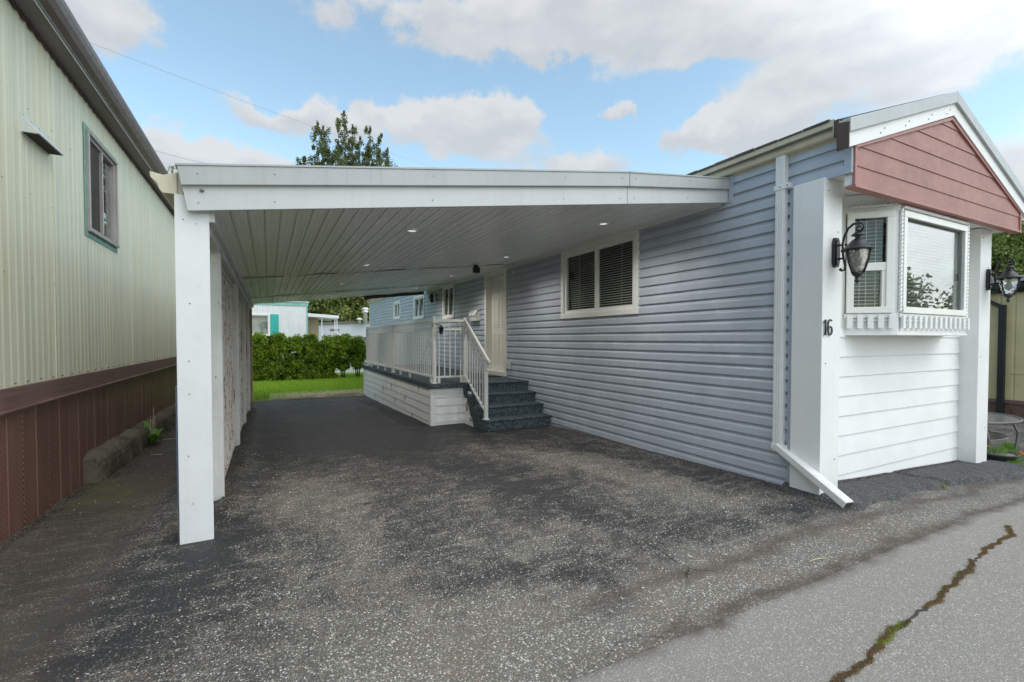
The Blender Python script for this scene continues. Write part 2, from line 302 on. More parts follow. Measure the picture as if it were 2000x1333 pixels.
    if not road:
        # mossy film between the post line and the neighbour's wall, dark silt further along it
        wv = t.math('ADD', X, t.math('MULTIPLY', t.math('SUBTRACT', fine, .5), .5))
        side = t.ramp(wv, -.62, -.95); c = t.mix(t.math('MULTIPLY', side, t.ramp(big, .2, .8, .4, .8)), c, (.092, .072, .053))
        moss = ell(-1.15, 5.35, .5, .75, 20); c = t.mix(t.math('MULTIPLY', t.math('MULTIPLY', moss, side), t.ramp(fine, .4, .62, .1, .7)), c, (.13, .12, .03))
        # brown silt bands near the street
        for (y0, wd, k) in ((1.80, .10, .75), (1.47, .09, .85)):
            dd = t.math('ABSOLUTE', t.math('SUBTRACT', t.math('ADD', Y, t.math('MULTIPLY', t.math('SUBTRACT', t.noise(P, 1.3, 4), .5), .35)), y0))
            c = t.mix(t.math('MULTIPLY', t.math('MULTIPLY', t.ramp(dd, wd, 0), t.ramp(X, .6, 2.2)), t.ramp(fine, .3, .6, .4 * k, k)), c, (.075, .056, .044))
        # hairline cracks and a cold joint
        ck = t.N('ShaderNodeTexVoronoi'); ck.feature = 'DISTANCE_TO_EDGE'; ck.inputs['Scale'].default_value = .42
        wq = t.N('ShaderNodeVectorMath'); wq.operation = 'MULTIPLY_ADD'; t.L(t.noise(P, 2.6, 7, .6, 'Color'), wq.inputs[0]); wq.inputs[1].default_value = (.5, .5, 0); t.L(P, wq.inputs[2]); t.L(wq.outputs[0], ck.inputs['Vector'])
        c = t.mix(t.math('MULTIPLY', t.ramp(ck.outputs['Distance'], .0045, .001), t.ramp(big, .45, .6, 0, .8)), c, (.012, .012, .012))
        jn = t.math('ABSOLUTE', t.math('SUBTRACT', t.math('ADD', X, t.math('MULTIPLY', Y, -.085)), -1.14 - .02)); jn = t.math('ADD', jn, t.math('MULTIPLY', t.math('SUBTRACT', fine, .5), .06))
        c = t.mix(t.math('MULTIPLY', t.ramp(jn, .03, .0), .6), c, (.055, .058, .066))
    else:
        dd = t.math('ABSOLUTE', t.math('SUBTRACT', t.math('ADD', Y, t.math('MULTIPLY', t.math('SUBTRACT', t.noise(P, 1.3, 4), .5), .35)), 1.47))
        c = t.mix(t.math('MULTIPLY', t.ramp(dd, .10, 0), t.ramp(fine, .3, .6, .34, .85)), c, (.075, .056, .044))
        c = t.mix(t.ramp(t.noise(P, .7, 4), .5, .8, 0, .2), c, (.17, .155, .135))
    t.col(c); t.rough(t.ramp(worn, 0, 1, .62, .9)); t.b.inputs['Specular IOR Level'].default_value = .35
    hh = t.math('ADD', t.math('MULTIPLY', t.math('SUBTRACT', 1., dA), .6), t.math('MULTIPLY', fine, .6)); t.bump(hh, .005, .7)
    return t.m
M['asphalt'] = asphalt('worn_sealed_asphalt', False); M['road'] = asphalt('grey_road_asphalt', True)
def apron_mat():
    t = MT('fresh_asphalt_apron'); P = t.pos(); v = t.N('ShaderNodeTexVoronoi'); v.inputs['Scale'].default_value = 110; t.L(P, v.inputs['Vector'])
    sc = t.N('ShaderNodeSeparateColor'); t.L(v.outputs['Color'], sc.inputs[0]); c = t.mix(t.ramp(sc.outputs[0], .80, .9), (.05, .05, .052), (.15, .145, .135))
    c = t.mix(t.ramp(t.noise(P, 4, 6, .65), .45, .7, 0, .6), c, (.09, .082, .072)); t.col(c); t.rough(.85)
    t.bump(t.math('ADD', t.noise(P, 45, 5, .7), t.math('MULTIPLY', v.outputs['Distance'], .5)), .01, .8); return t.m
M['apron'] = apron_mat()
def soil_mat():
    t = MT('ground_soil_and_turf'); P = t.pos(); c = t.mix(t.ramp(t.noise(P, .8, 6, .65), .4, .62), (.085, .15, .028), (.13, .11, .07)); t.col(c); t.rough(.95); t.bump(t.noise(P, 12, 6), .03, .8); return t.m
M['soil'] = soil_mat()
def lawn_mat():
    t = MT('lawn_base'); P = t.pos(); g = t.N('ShaderNodeSeparateXYZ'); t.L(P, g.inputs[0])
    c = t.mix(t.ramp(t.noise(P, 3, 6, .65), .35, .7), (.12, .24, .02), (.19, .30, .03))
    yy = t.math('ADD', g.outputs[1], t.math('MULTIPLY', t.math('SUBTRACT', t.noise(P, 1.6, 5), .5), 3.2))
    bare = t.math('MULTIPLY', t.ramp(yy, 14.9, 14.2), t.ramp(g.outputs[0], -.4, .9))
    c = t.mix(bare, c, (.40, .31, .19)); c = t.mix(t.math('MULTIPLY', t.ramp(yy, 13.6, 13.1), .8), c, (.16, .11, .07)); t.col(c); t.rough(.95); t.bump(t.noise(P, 30, 5), .02, .8); return t.m
M['lawn'] = lawn_mat()
M['hillside'] = paint('hillside_undergrowth', (.06, .09, .025), .9, .4, grime=.6, dirt=(.10, .11, .05), bump=.05)

# ------------------------------------------------------------------ geometry helpers
class F:                                   # a wall frame: s along, n outward, z up
    def __init__(f, o, s, n): f.o, f.s, f.n = Vector(o), Vector(s).normalized(), Vector(n).normalized()
    def __call__(f, s, n, z): return f.o + f.s * s + f.n * n + Vector((0, 0, z))
WF = F((0, 0, 0), (1, 0, 0), (0, 1, 0))    # the world itself
class MB:
    def __init__(m): m.v, m.f, m.sm, m.k = [], [], [], []
    def add(m, vs, fs, smooth=False):
        k = len(m.v); m.k.append((len(m.v), len(m.f))); m.v += [tuple(p) for p in vs]; m.f += [[k + i for i in q] for q in fs]; m.sm += [smooth] * len(fs); return m
    def box(m, a, b, fr=WF):
        (x0, y0, z0), (x1, y1, z1) = a, b
        vs = [fr(x, y, z) for z in (z0, z1) for (x, y) in ((x0, y0), (x1, y0), (x1, y1), (x0, y1))]
        return m.add(vs, [(0, 3, 2, 1), (4, 5, 6, 7), (0, 1, 5, 4), (1, 2, 6, 5), (2, 3, 7, 6), (3, 0, 4, 7)])
    def bar(m, p, q, w, h=None, up=(0, 0, 1)):           # rectangular bar between two points
        p, q = Vector(p), Vector(q); d = (q - p).normalized(); u = Vector(up)
        if abs(d.dot(u)) > .98: u = Vector((0, 1, 0))
        a = d.cross(u).normalized() * w / 2; b = a.cross(d).normalized() * (h or w) / 2
        vs = [c + s * a + t * b for c in (p, q) for s, t in ((-1, -1), (1, -1), (1, 1), (-1, 1))]
        return m.add(vs, [(0, 1, 2, 3), (7, 6, 5, 4), (0, 4, 5, 1), (1, 5, 6, 2), (2, 6, 7, 3), (3, 7, 4, 0)])
    def tube(m, pts, r, n=8, caps=True):
        pts = [Vector(p) for p in pts]; k = len(pts); rr = r if isinstance(r, (list, tuple)) else [r] * k; vs = []
        up = Vector((0, 0, 1)); d0 = (pts[1] - pts[0]).normalized()
        a = d0.cross(up if abs(d0.dot(up)) < .95 else Vector((1, 0, 0))).normalized()
        for i, p in enumerate(pts):
            d = (pts[min(i + 1, k - 1)] - pts[max(i - 1, 0)]).normalized(); a = (a - d * a.dot(d)).normalized(); b = d.cross(a)
            vs += [p + (a * math.cos(2 * math.pi * j / n) + b * math.sin(2 * math.pi * j / n)) * rr[i] for j in range(n)]
        fs = [(i * n + j, i * n + (j + 1) % n, (i + 1) * n + (j + 1) % n, (i + 1) * n + j) for i in range(k - 1) for j in range(n)]
        if caps: fs += [tuple(range(n))[::-1], tuple((k - 1) * n + j for j in range(n))]
        return m.add(vs, fs, True)
    def lathe(m, c, prof, n=20, lobes=0, amp=0):
        c = Vector(c); vs = []
        for r, z in prof:
            for j in range(n):
                q = r * (1 + (amp * math.cos(lobes * 2 * math.pi * j / n) if lobes else 0)); vs.append(c + Vector((q * math.cos(2 * math.pi * j / n), q * math.sin(2 * math.pi * j / n), z)))
        k = len(prof); fs = [(i * n + j, i * n + (j + 1) % n, (i + 1) * n + (j + 1) % n, (i + 1) * n + j) for i in range(k - 1) for j in range(n)]
        fs += [tuple(range(n))[::-1], tuple((k - 1) * n + j for j in range(n))]; return m.add(vs, fs, True)
    def prism(m, poly, fr, lo, hi, axis='n'):           # poly in (s,z) extruded along n, or (n,z) extruded along s
        g = (lambda p, t: fr(p[0], t, p[1])) if axis == 'n' else (lambda p, t: fr(t, p[0], p[1]))
        n = len(poly); vs = [g(p, lo) for p in poly] + [g(p, hi) for p in poly]
        return m.add(vs, [tuple(range(n)), tuple(range(2 * n - 1, n - 1, -1))] + [(i, (i + 1) % n + 0, n + (i + 1) % n, n + i) for i in range(n)])
    def each(m, name, mat, parent=None, per=1, **kw):
        res = []; k = 0; cuts = m.k + [(len(m.v), len(m.f))]
        for i in range(0, len(m.k), per):
            (v0, f0), (v1, f1) = m.k[i], cuts[min(i + per, len(m.k))]; q = MB(); q.v = m.v[v0:v1]; q.f = [[j - v0 for j in fc] for fc in m.f[f0:f1]]; q.sm = m.sm[f0:f1]; res.append(q.build(name, mat, parent, **kw))
        return res
    def build(m, name, mat, parent=None, bevel=0, recalc=True, label=None):
        me = bpy.data.meshes.new(name); base = Vector((0, 0, 0)); p = parent
        while p is not None: base += p.location; p = p.parent
        me.from_pydata([tuple(Vector(v) - base) for v in m.v], [], m.f); me.polygons.foreach_set('use_smooth', m.sm)
        if recalc:
            b = bmesh.new(); b.from_mesh(me); bmesh.ops.recalc_face_normals(b, faces=b.faces); b.to_mesh(me); b.free()
        me.materials.append(M[mat]); o = bpy.data.objects.new(name, me); SC.collection.objects.link(o)
        if parent is not None: o.parent = parent
        if bevel:
            bv = o.modifiers.new('bevel', 'BEVEL'); bv.width = bevel; bv.segments = 2; bv.limit_method = 'ANGLE'; bv.angle_limit = R(40)
        if label: o['label'] = label
        return o
def thing(name, label, cat, loc=(0, 0, 0), group=None):
    o = bpy.data.objects.new(name, None); SC.collection.objects.link(o); o.location = loc; o.empty_display_size = .2
    o['label'] = label; o['category'] = cat
    if group: o['group'] = group
    return o
def tag(o, label, cat, group=None, kind=None):
    o['label'] = label; o['category'] = cat
    if group: o['group'] = group
    if kind: o['kind'] = kind
    return o
def recenter(o, loc):
    loc = Vector(loc); o.data.transform(Matrix.Translation(-loc)); o.location = loc; return o
def struct(o, kind='structure'): o['kind'] = kind; return o
def raw(name, V, Fq, mat, parent=None, smooth=False):   # big numpy meshes, quads
    base = Vector((0, 0, 0)); p = parent
    while p is not None: base += p.location; p = p.parent
    V = np.asarray(V, np.float32) - np.array(base, np.float32); Fq = np.asarray(Fq, np.int32)
    me = bpy.data.meshes.new(name); me.vertices.add(len(V)); me.vertices.foreach_set('co', V.ravel()); k = Fq.shape[1]
    me.loops.add(Fq.size); me.loops.foreach_set('vertex_index', Fq.ravel()); me.polygons.add(len(Fq)); me.polygons.foreach_set('loop_start', np.arange(0, Fq.size, k, dtype=np.int32))
    me.polygons.foreach_set('loop_total', np.full(len(Fq), k, np.int32)); me.polygons.foreach_set('use_smooth', np.full(len(Fq), smooth)); me.update(calc_edges=True)
    me.materials.append(M[mat]); o = bpy.data.objects.new(name, me); SC.collection.objects.link(o)
    if parent is not None: o.parent = parent
    return o
def gz(x, y):
    x = np.asarray(x, float); y = np.asarray(y, float)
    return -.022 * np.clip(y - 3, 0, 17) - .045 * np.clip(x - 4.2, 0, 6) * np.clip((9 - y) / 6, 0, 1)
def lump(x, y, s=1.):
    return .010 * np.sin(1.3 * x + .7) * np.cos(1.1 * y) + .005 * np.sin(3.7 * x + y * 2.3) + .003 * np.sin(6.1 * y - 2 * x)
def sheet(name, xs, ys, zf, mat, kind='structure'):
    X, Y = np.meshgrid(xs, ys); Z = zf(X, Y); nx, ny = len(xs), len(ys)
    V = np.stack([X, Y, Z], -1).reshape(-1, 3); i = np.arange((ny - 1) * (nx - 1)); r, c = i // (nx - 1), i % (nx - 1); a = r * nx + c
    return struct(raw(name, V, np.stack([a, a + 1, a + nx + 1, a + nx], 1), mat, None, True), kind)

# ------------------------------------------------------------------ ground, road, drive
def axis(inner0, inner1, step, far):
    a = list(np.arange(inner0, inner1 + 1e-6, step)); d = step; x = a[-1]; b = []
    while x < far: d *= 1.35; x += d; b.append(x)
    d = step; x = a[0]; c = []
    while x > -far: d *= 1.35; x -= d; c.append(x)
    return np.array(c[::-1] + a + b)
sheet('ground', axis(-6, 16, .5, 600), axis(-8, 40, .5, 600), lambda x, y: gz(x, y) + lump(x, y) * .5 - .05, 'soil')
sheet('road', axis(-6, 14, .25, 60), np.arange(-9.03, 1.5, .15), lambda x, y: gz(x, y) + lump(x, y) * .6 - .002, 'road')
xs = np.arange(-1.66, 16.0, .07); ys = np.arange(1.44, 13.25, .07)
def drive_z(x, y):
    z = gz(x, y) + lump(x, y) * .6
    # rough berm of asphalt round the feet of the carport posts
    b = np.exp(-((x + .30) / .09) ** 2) * np.clip((y - 3.9) * 3, 0, 1) * np.clip((12.5 - y), 0, 1) * (.035 + .03 * np.sin(y * 2.7) ** 2)
    return z + b * (1 + .3 * np.sin(17 * y) * np.sin(23 * x)) + .012 * np.clip((np.abs(x + 1.15) < .5) * .3, 0, 1) * np.sin(9 * y)
keep_x = xs
sheet('driveway', xs[xs < 4.3], ys, drive_z, 'asphalt')
sheet('front_pavement', np.arange(4.2, 16, .1), np.arange(1.44, 3.5, .05), lambda x, y: gz(x, y) + lump(x, y) * .6 - .004, 'asphalt')
def apron_z(x, y):
    e = 1.90 - .05 * np.sin(x * 2.1) - .04 * (x - 4.5) + .02 * np.sin(9 * x) + .012 * np.sin(23 * x + 1)
    k = np.clip((y - e) / .07, 0, 1); k = k * k * (3 - 2 * k); kx = np.clip((7.45 + .1 * np.sin(7 * y) - x) / .15, 0, 1) * np.clip((x - 3.86) / .12, 0, 1)
    cleft = 1 - np.exp(-((x - 5.53 + (y - 2.1) * .35) / .035) ** 2) * .8
    return gz(x, y) + lump(x, y) * .6 - .02 + .068 * k * kx * cleft + .004 * np.sin(31 * x) * np.sin(27 * y)
sheet('asphalt_apron', np.arange(3.84, 7.6, .025), np.arange(1.6, 2.5, .025), apron_z, 'apron')
LZ = lambda x, y: gz(x, y) + lump(x, y) + .01 + .03 * np.clip((y - 13) * 2, 0, 1)
sheet('lawn_soil', np.arange(-9, 14, .2), np.arange(12.85, 30, .2), LZ, 'lawn')
# side yard between the right neighbour and the home
def blades(name, pts, h, w, mat, lean=.35, kind='stuff', parent=None):
    n = len(pts); pts = np.asarray(pts); a = rng.uniform(0, 2 * np.pi, n); hh = h * rng.uniform(.5, 1.15, n); ln = rng.uniform(0, lean, n) * hh; b = rng.uniform(0, 2 * np.pi, n)
    ww = w * rng.uniform(.6, 1.2, n); dx, dy = np.cos(a) * ww, np.sin(a) * ww; lx, ly = np.cos(b) * ln, np.sin(b) * ln
    V = np.zeros((n, 4, 3)); V[:, 0] = pts + np.stack([-dx, -dy, 0 * dx], 1); V[:, 1] = pts + np.stack([dx, dy, 0 * dx], 1)
    V[:, 2] = pts + np.stack([dx * .6 + lx * .5, dy * .6 + ly * .5, hh * .62], 1); V[:, 3] = pts + np.stack([lx, ly, hh], 1)
    o = raw(name, V.reshape(-1, 3), np.arange(n * 4).reshape(n, 4)[:, [0, 1, 2, 3]], mat, parent)
    if kind: o['kind'] = kind
    return o
n = 60000; px = rng.uniform(-3, 7, n); py = 13.15 + 9.5 * rng.power(.8, n) * .999
bare = (py < 14.7 + .9 * np.sin(px * 1.3) * .5 + .35 * rng.standard_normal(n) - .15) & (px > .0) & (rng.random(n) < .93)
px, py = px[~bare], py[~bare]; pz = LZ(px, py)
g = blades('grass', np.stack([px, py, pz], 1), .085, .007, 'grass'); tag(g, 'bright green lawn behind the carport', 'lawn', kind='stuff')

# ------------------------------------------------------------------ siding
def siding(mb, fr, s0, s1, z0, z1, exposure, prof, openings=(), base=0., seams=0):
    """prof: (height fraction, outward) pairs from the butt edge up."""
    k0 = math.floor((z0 - base) / exposure)
    z = base + k0 * exposure
    while z < z1 - 1e-6:
        cuts = [p for p in prof]
        segs = []
        for (a, oa), (b, ob) in zip(cuts[:-1], cuts[1:]): segs.append((z + a * exposure, z + b * exposure, oa, ob))
        zs = sorted({z0, z1, *[q for o in openings for q in o[2:4]]})
        for (a, b, oa, ob) in segs:
            pts = [a] + [q for q in zs if a < q < b] + [b]
            for c, d in zip(pts[:-1], pts[1:]):
                if d <= z0 + 1e-6 or c >= z1 - 1e-6: continue
                iv = [(s0, s1)]
                for (a0, a1, b0, b1) in openings:
                    if b0 < (c + d) / 2 < b1:
                        iv = [w for (p, q) in iv for w in ((p, min(q, a0)), (max(p, a1), q)) if w[1] - w[0] > 1e-4]
                f = lambda t: oa + (ob - oa) * (t - a) / (b - a) if b > a else oa
                for (p, q) in iv:
                    mb.add([fr(p, f(c), c), fr(q, f(c), c), fr(q, f(d), d), fr(p, f(d), d)], [(0, 1, 2, 3)])
        # underside of the next course's butt
        zt = z + exposure; lo, hi = prof[-1][1], prof[0][1]
        if z0 < zt < z1:
            iv = [(s0, s1)]
            for (a0, a1, b0, b1) in openings:
                if b0 < zt < b1: iv = [w for (p, q) in iv for w in ((p, min(q, a0)), (max(p, a1), q)) if w[1] - w[0] > 1e-4]
            for (p, q) in iv: mb.add([fr(p, lo, zt), fr(q, lo, zt), fr(q, hi, zt), fr(p, hi, zt)], [(0, 1, 2, 3)])
        z += exposure
    return mb
DUTCH = [(0, .0225), (.05, .0235), (.56, .0195), (.64, .0165), (.76, .0075), (.88, .002), (1, .0012)]
LAP = [(0, .016), (1, .003)]
def win(parent, fr, s0, s1, z0, z1, cas=.075, panes=2, blinds='open', name='window', glass='glass', sash=.045, trimmat='trim', depth=.10, sill=True, vertical=False, shade='cardark', slat=.032):
    """a window in frame fr: casing, sash, panes, blind and a dark room box behind."""
    m = MB()
    m.box((s0, .0, z1 - cas), (s1, .038, z1), fr).box((s0, .0, z0), (s1, .040, z0 + cas), fr)
    m.box((s0, .0, z0 + cas), (s0 + cas, .036, z1 - cas), fr).box((s1 - cas, .0, z0 + cas), (s1, .036, z1 - cas), fr)
    w = m.build(name, trimmat, parent, bevel=.003)
    a0, a1, b0, b1 = s0 + cas, s1 - cas, z0 + cas, z1 - cas
    q = MB(); n0, n1 = -.03, .012
    q.box((a0, n0, b1 - sash), (a1, n1, b1), fr).box((a0, n0, b0), (a1, n1, b0 + sash), fr)
    q.box((a0, n0, b0 + sash), (a0 + sash, n1, b1 - sash), fr).box((a1 - sash, n0, b0 + sash), (a1, n1, b1 - sash), fr)
    holes = []
    if panes == 2 and not vertical:
        c = (a0 + a1) / 2; q.box((c - sash * .55, n0, b0 + sash), (c + sash * .55, n1 + .006, b1 - sash), fr)
        holes = [(a0 + sash, c - sash * .55, b0 + sash, b1 - sash), (c + sash * .55, a1 - sash, b0 + sash, b1 - sash)]
    elif panes == 2:
        c = b0 + (b1 - b0) * .46; q.box((a0 + sash, n0, c - sash * .6), (a1 - sash, n1 + .006, c + sash * .6), fr)
        holes = [(a0 + sash, a1 - sash, b0 + sash, c - sash * .6), (a0 + sash, a1 - sash, c + sash * .6, b1 - sash)]
    else: holes = [(a0 + sash, a1 - sash, b0 + sash, b1 - sash)]
    q.build('sash', trimmat, w, bevel=.002)
    for (p, r, u, v) in holes: MB().box((p, -.022, u), (r, -.017, v), fr).build('pane', glass, w)
    if blinds:
        bl = MB(); zz = b0 + sash * .6; ang = {'open': R(26), 'closed': R(62)}[blinds]
        sp = slat
        while zz < b1 - sash * .4:
            d = sp * .5 * (1.0 if blinds == 'closed' else .95); dn, dz = d * math.cos(ang), d * math.sin(ang)
            bl.add([fr(a0 + .02, -.06 - dn, zz + dz), fr(a1 - .02, -.06 - dn, zz + dz), fr(a1 - .02, -.06 + dn, zz - dz), fr(a0 + .02, -.06 + dn, zz - dz)], [(0, 1, 2, 3)])
            zz += sp
        for t in (.2, .8): bl.box((a0 + (a1 - a0) * t - .002, -.043, b0), (a0 + (a1 - a0) * t + .002, -.041, b1), fr)
        bl.build('blind', 'blind', w)
    e = .02; D = -.09 - depth * 3
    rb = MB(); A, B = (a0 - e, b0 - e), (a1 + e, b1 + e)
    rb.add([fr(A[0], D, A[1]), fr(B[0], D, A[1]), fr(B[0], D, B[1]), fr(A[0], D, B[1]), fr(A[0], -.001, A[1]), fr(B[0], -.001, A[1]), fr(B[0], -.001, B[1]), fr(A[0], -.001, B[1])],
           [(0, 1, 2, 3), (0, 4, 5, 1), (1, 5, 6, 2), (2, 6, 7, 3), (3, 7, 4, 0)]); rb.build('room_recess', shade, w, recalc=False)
    return w

# ------------------------------------------------------------------ the blue mobile home
HX = 4.018; HB = (HX, 2.42, 0)
home = thing('mobile_home', 'blue sided mobile home with white trim and red gable front beside the carport', 'mobile home', HB)
SW = F((HX, 0, 0), (0, 1, 0), (-1, 0, 0))
wins = [(4.32, 6.0, 1.61, 2.645), (10.645, 11.49, 1.81, 2.665), (13.1, 14.2, 1.90, 2.60), (15.85, 16.78, 2.0, 2.61)]
door_o = (7.90, 8.80, .62, 2.62)
ops = [(a + .03, b - .03, c + .03, d - .03) for a, b, c, d in wins] + [door_o]
m = MB(); siding(m, SW, 2.42, 21.2, -.55, 2.90, .1092, DUTCH, ops, base=-.03); siding(m, SW, 2.03, 2.42, 2.61, 2.90, .1092, DUTCH, (), base=-.03)
m.build('side_wall', 'blue', home, recalc=False)
m = MB()  # butt joints where vinyl lengths overlap
for (y, k) in ((4.1, 6), (5.6, 1), (3.0, 9), (2.8, 15), (6.2, 4), (6.9, 9), (3.3, 1), (4.4, 13), (7.3, 7), (9.6, 12), (10.2, 15), (12.4, 14), (12.1, 19), (14.9, 16), (15.3, 20), (17.5, 18), (3.62, 12), (4.9, 3), (5.9, 7), (3.2, 5), (5.2, 10), (7.1, 4), (6.6, 14), (3.9, 17), (3.4, 20), (7.4, 18)):
    z = -.03 + .1092 * k; m.box((y, .0035, z + .004), (y + .004, .0222, z + .062), SW)
m.each('siding_joint', 'blue_trim', home)
m = MB()
m.box((2.415, 0, -.3), (2.47, .024, 2.66), SW).box((2.03, .0, 2.585), (2.47, .026, 2.625), SW).box((1.995, -.02, 2.585), (2.05, .022, 2.9), SW)
m.box((3.03, .0, 2.62), (3.075, .03, 2.88), SW)
m.each('corner_trim', 'blue_trim', home, bevel=.003)
m = MB(); m.box((21.2, -.01, -.5), (21.26, .03, 2.95), SW)
m.build('rear_corner_trim', 'trim', home)
m = MB(); m.box((HX + .02, 21.18, -.6), (7.28, 21.22, 2.95)).box((7.24, 2.42, -.6), (7.28, 21.2, 2.95)); m.build('rear_wall', 'blue', home)
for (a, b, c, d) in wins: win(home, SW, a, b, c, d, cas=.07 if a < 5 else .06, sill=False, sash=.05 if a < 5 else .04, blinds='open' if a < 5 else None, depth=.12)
# room-light recess: inner window seen through the big window
# roof
m = MB()
prf = [(3.90, 2.99), (5.65, 3.60), (7.40, 2.99), (7.40, 2.93), (5.65, 3.52), (3.90, 2.93)]
m.prism([(x, z) for x, z in prf], WF, 2.03, 21.35); roof = m.build('roof', 'shingle', home)
m = MB()
for i in range(90):                                  # ragged shingle edge above the gutter
    y = 2.1 + i * .21; m.box((3.875 + random.uniform(-.006, .01), y, 2.992), (4.0, y + .2, 3.006 + random.uniform(0, .012)))
m.build('shingle_edge', 'shingle', roof)
kprof = [(-.02, 2.885), (-.075, 2.885), (-.085, 2.895), (-.095, 2.93), (-.125, 2.955), (-.13, 3.0), (-.115, 3.0), (-.11, 2.965), (-.08, 2.93), (-.075, 2.9), (-.02, 2.9)]
GF = F((HX, 0, 0), (0, 1, 0), (1, 0, 0))
gut = MB().prism(kprof, GF, 2.07, 21.35, 's').box((2.07, -.128, 2.895), (2.078, -.02, 2.995), GF); gut = gut.build('gutter', 'cream', home)
MB().box((2.03, -.135, 2.86), (2.068, .0, 2.985), GF).build('gutter_end', 'dark_brown', gut)
MB().box((2.07, -.02, 2.87), (21.3, .0, 3.0), GF).build('eave_board', 'cream', home)
# downspout
ds = MB(); yc = 2.53
def ribbed(mb, p, q, w=.088, d=.058, up=(0, 1, 0)):
    mb.bar(p, q, w, d, up)
    P_, Q_ = Vector(p), Vector(q)
for dy in (-.022, 0, .022): ds.box((yc + dy - .006, .071, .33), (yc + dy + .006, .076, 2.88), SW)
ds.box((yc - .042, .018, .31), (yc + .042, .071, 2.89), SW)
dn = ds.build('downspout', 'white', home, bevel=.004)
m = MB(); p0, p1 = Vector((HX - .05, yc, .36)), Vector((3.85, 1.905, .055))
m.bar(p0, p1, .085, .058, up=(0, 0, 1)); m.build('downspout_elbow', 'white', dn, bevel=.006)
d_ = (p1 - p0).normalized(); m = MB()
for k in (-.024, 0, .024):
    sdv = d_.cross(Vector((0, 0, 1))).normalized() * k; uu = sdv.cross(d_).normalized() if k else Vector((0, 0, 1)); uu = d_.cross(Vector((0, 0, 1))).cross(d_).normalized()
    m.bar(p0 + sdv + uu * .029, p1 + sdv + uu * .029, .012, .008)
m.build('rib', 'white', dn)
m = MB(); m.bar(p1 - d_ * .01, p1 + d_ * .003, .070, .044); m.build('spout_mouth', 'cardark', dn)
for z in (2.615, .355):
    m = MB().box((yc - .085, .016, z - .022), (yc + .050, .080, z + .022), SW); o = m.build('strap', 'white', dn, bevel=.002)
    MB().box((yc - .01, .08, z - .005), (yc + .0, .084, z + .005), SW).box((yc - .075, .08, z - .005), (yc - .065, .084, z + .005), SW).each('screw', 'screw', dn)
# door with deep casing
m = MB(); a, b, c, d = 7.85, 8.855, .60, 2.665
m.box((a, 0, c), (a + .085, .035, d), SW).box((b - .085, 0, c), (b, .035, d), SW).box((a + .085, 0, d - .085), (b - .085, .033, d), SW)
m.box((a + .07, -.14, c), (a + .085, .0, d - .07), SW).box((b - .085, -.14, c), (b - .07, .0, d - .07), SW).box((a + .085, -.14, d - .1), (b - .085, .0, d - .085), SW)
m.box((a + .02, -.14, c - .01), (b - .02, .05, c + .07), SW)
dr = m.build('door_frame', 'door', home, bevel=.003)
m = MB(); a, b, c, d = 7.935, 8.77, .67, 2.58; m.box((a, -.14, c), (b, -.10, d), SW); sl = m.build('door', 'door', home, bevel=.003)
m = MB(); W_ = b - a; cols = [(a + .11, a + W_ / 2 - .05), (a + W_ / 2 + .05, b - .11)]; rows = [(c + .14, c + .74), (c + .86, c + 1.46), (c + 1.56, c + 1.79)]
for (p, q) in cols:
    for (u, v) in rows:
        for (x0, x1, z0, z1) in ((p, q, u, u + .02), (p, q, v - .02, v), (p, p + .02, u + .02, v - .02), (q - .02, q, u + .02, v - .02)): m.box((x0, -.10, z0), (x1, -.092, z1), SW)
        m.box((p + .05, -.10, u + .05), (q - .05, -.093, v - .05), SW)
m.build('door_panel', 'door', sl, bevel=.003)
m = MB(); m.tube([SW(a + .07, -.10, 1.60), SW(a + .07, -.06, 1.60), SW(a + .07, -.045, 1.60), SW(a + .07, -.03, 1.60)], [.012, .012, .03, .02], 12); m.build('door_knob', 'chrome', sl)
m = MB().box((7.70, .012, .74), (7.80, .05, .88), SW).box((7.71, .05, .75), (7.79, .075, .87), SW); m.build('outlet_cover', 'frosted', home, bevel=.004)
m = MB().box((7.58, .012, 2.50), (7.63, .03, 2.56), SW); m.build('junction_cover', 'white', home, bevel=.004)
# dripline foundation strip
m = MB().box((2.42, -.05, -.6), (21.2, -.012, 2.88), SW)
# -- front of the home
FW = F((0, 2.34, 0), (1, 0, 0), (0, -1, 0)); SZ = lambda x: 2.60 - .024 * (x - 4.0)
m = MB(); siding(m, FW, 4.20, 6.96, -.30, 1.40, .1775, LAP, (), base=-.10); fw = m.build('front_wall', 'white_lap', home, recalc=False)
bayops = [(4.60, 6.52, 1.36, 2.62)]
m = MB().box((4.1, -.02, 1.33), (4.60, .004, 2.62), FW).box((6.52, -.02, 1.33), (7.0, .004, 2.62), FW); m.each('upper_front_panel', 'trim', home)
for (x0, x1, zb, zt) in ((3.95, 4.215, -.15, 2.595), (6.945, 7.235, -.35, 2.518)):
    m = MB().box((x0, 2.168, zb), (x1, 2.415, zt)); o = m.build('column', 'white', home, bevel=.004)
    m = MB()
    for (xx, zz) in ((x0 + .06, zt - .10), (x0 + .2, zt - .42), (x0 + .05, 1.1), (x0 + .2, .3)): m.box((xx, 2.163, zz), (xx + .008, 2.168, zz + .008))
    m.each('nail', 'screw', o)
m = MB(); m.add([(4.024, 2.0, SZ(4.02)), (7.42, 2.0, SZ(7.42)), (7.42, 2.42, SZ(7.42)), (4.024, 2.42, SZ(4.02)), (4.024, 2.0, 2.66), (7.42, 2.0, 2.60), (7.42, 2.42, 2.60), (4.024, 2.42, 2.66)],
                [(0, 1, 2, 3), (4, 7, 6, 5), (0, 4, 5, 1), (1, 5, 6, 2), (2, 6, 7, 3), (3, 7, 4, 0)]); m.build('front_soffit', 'trim', home)
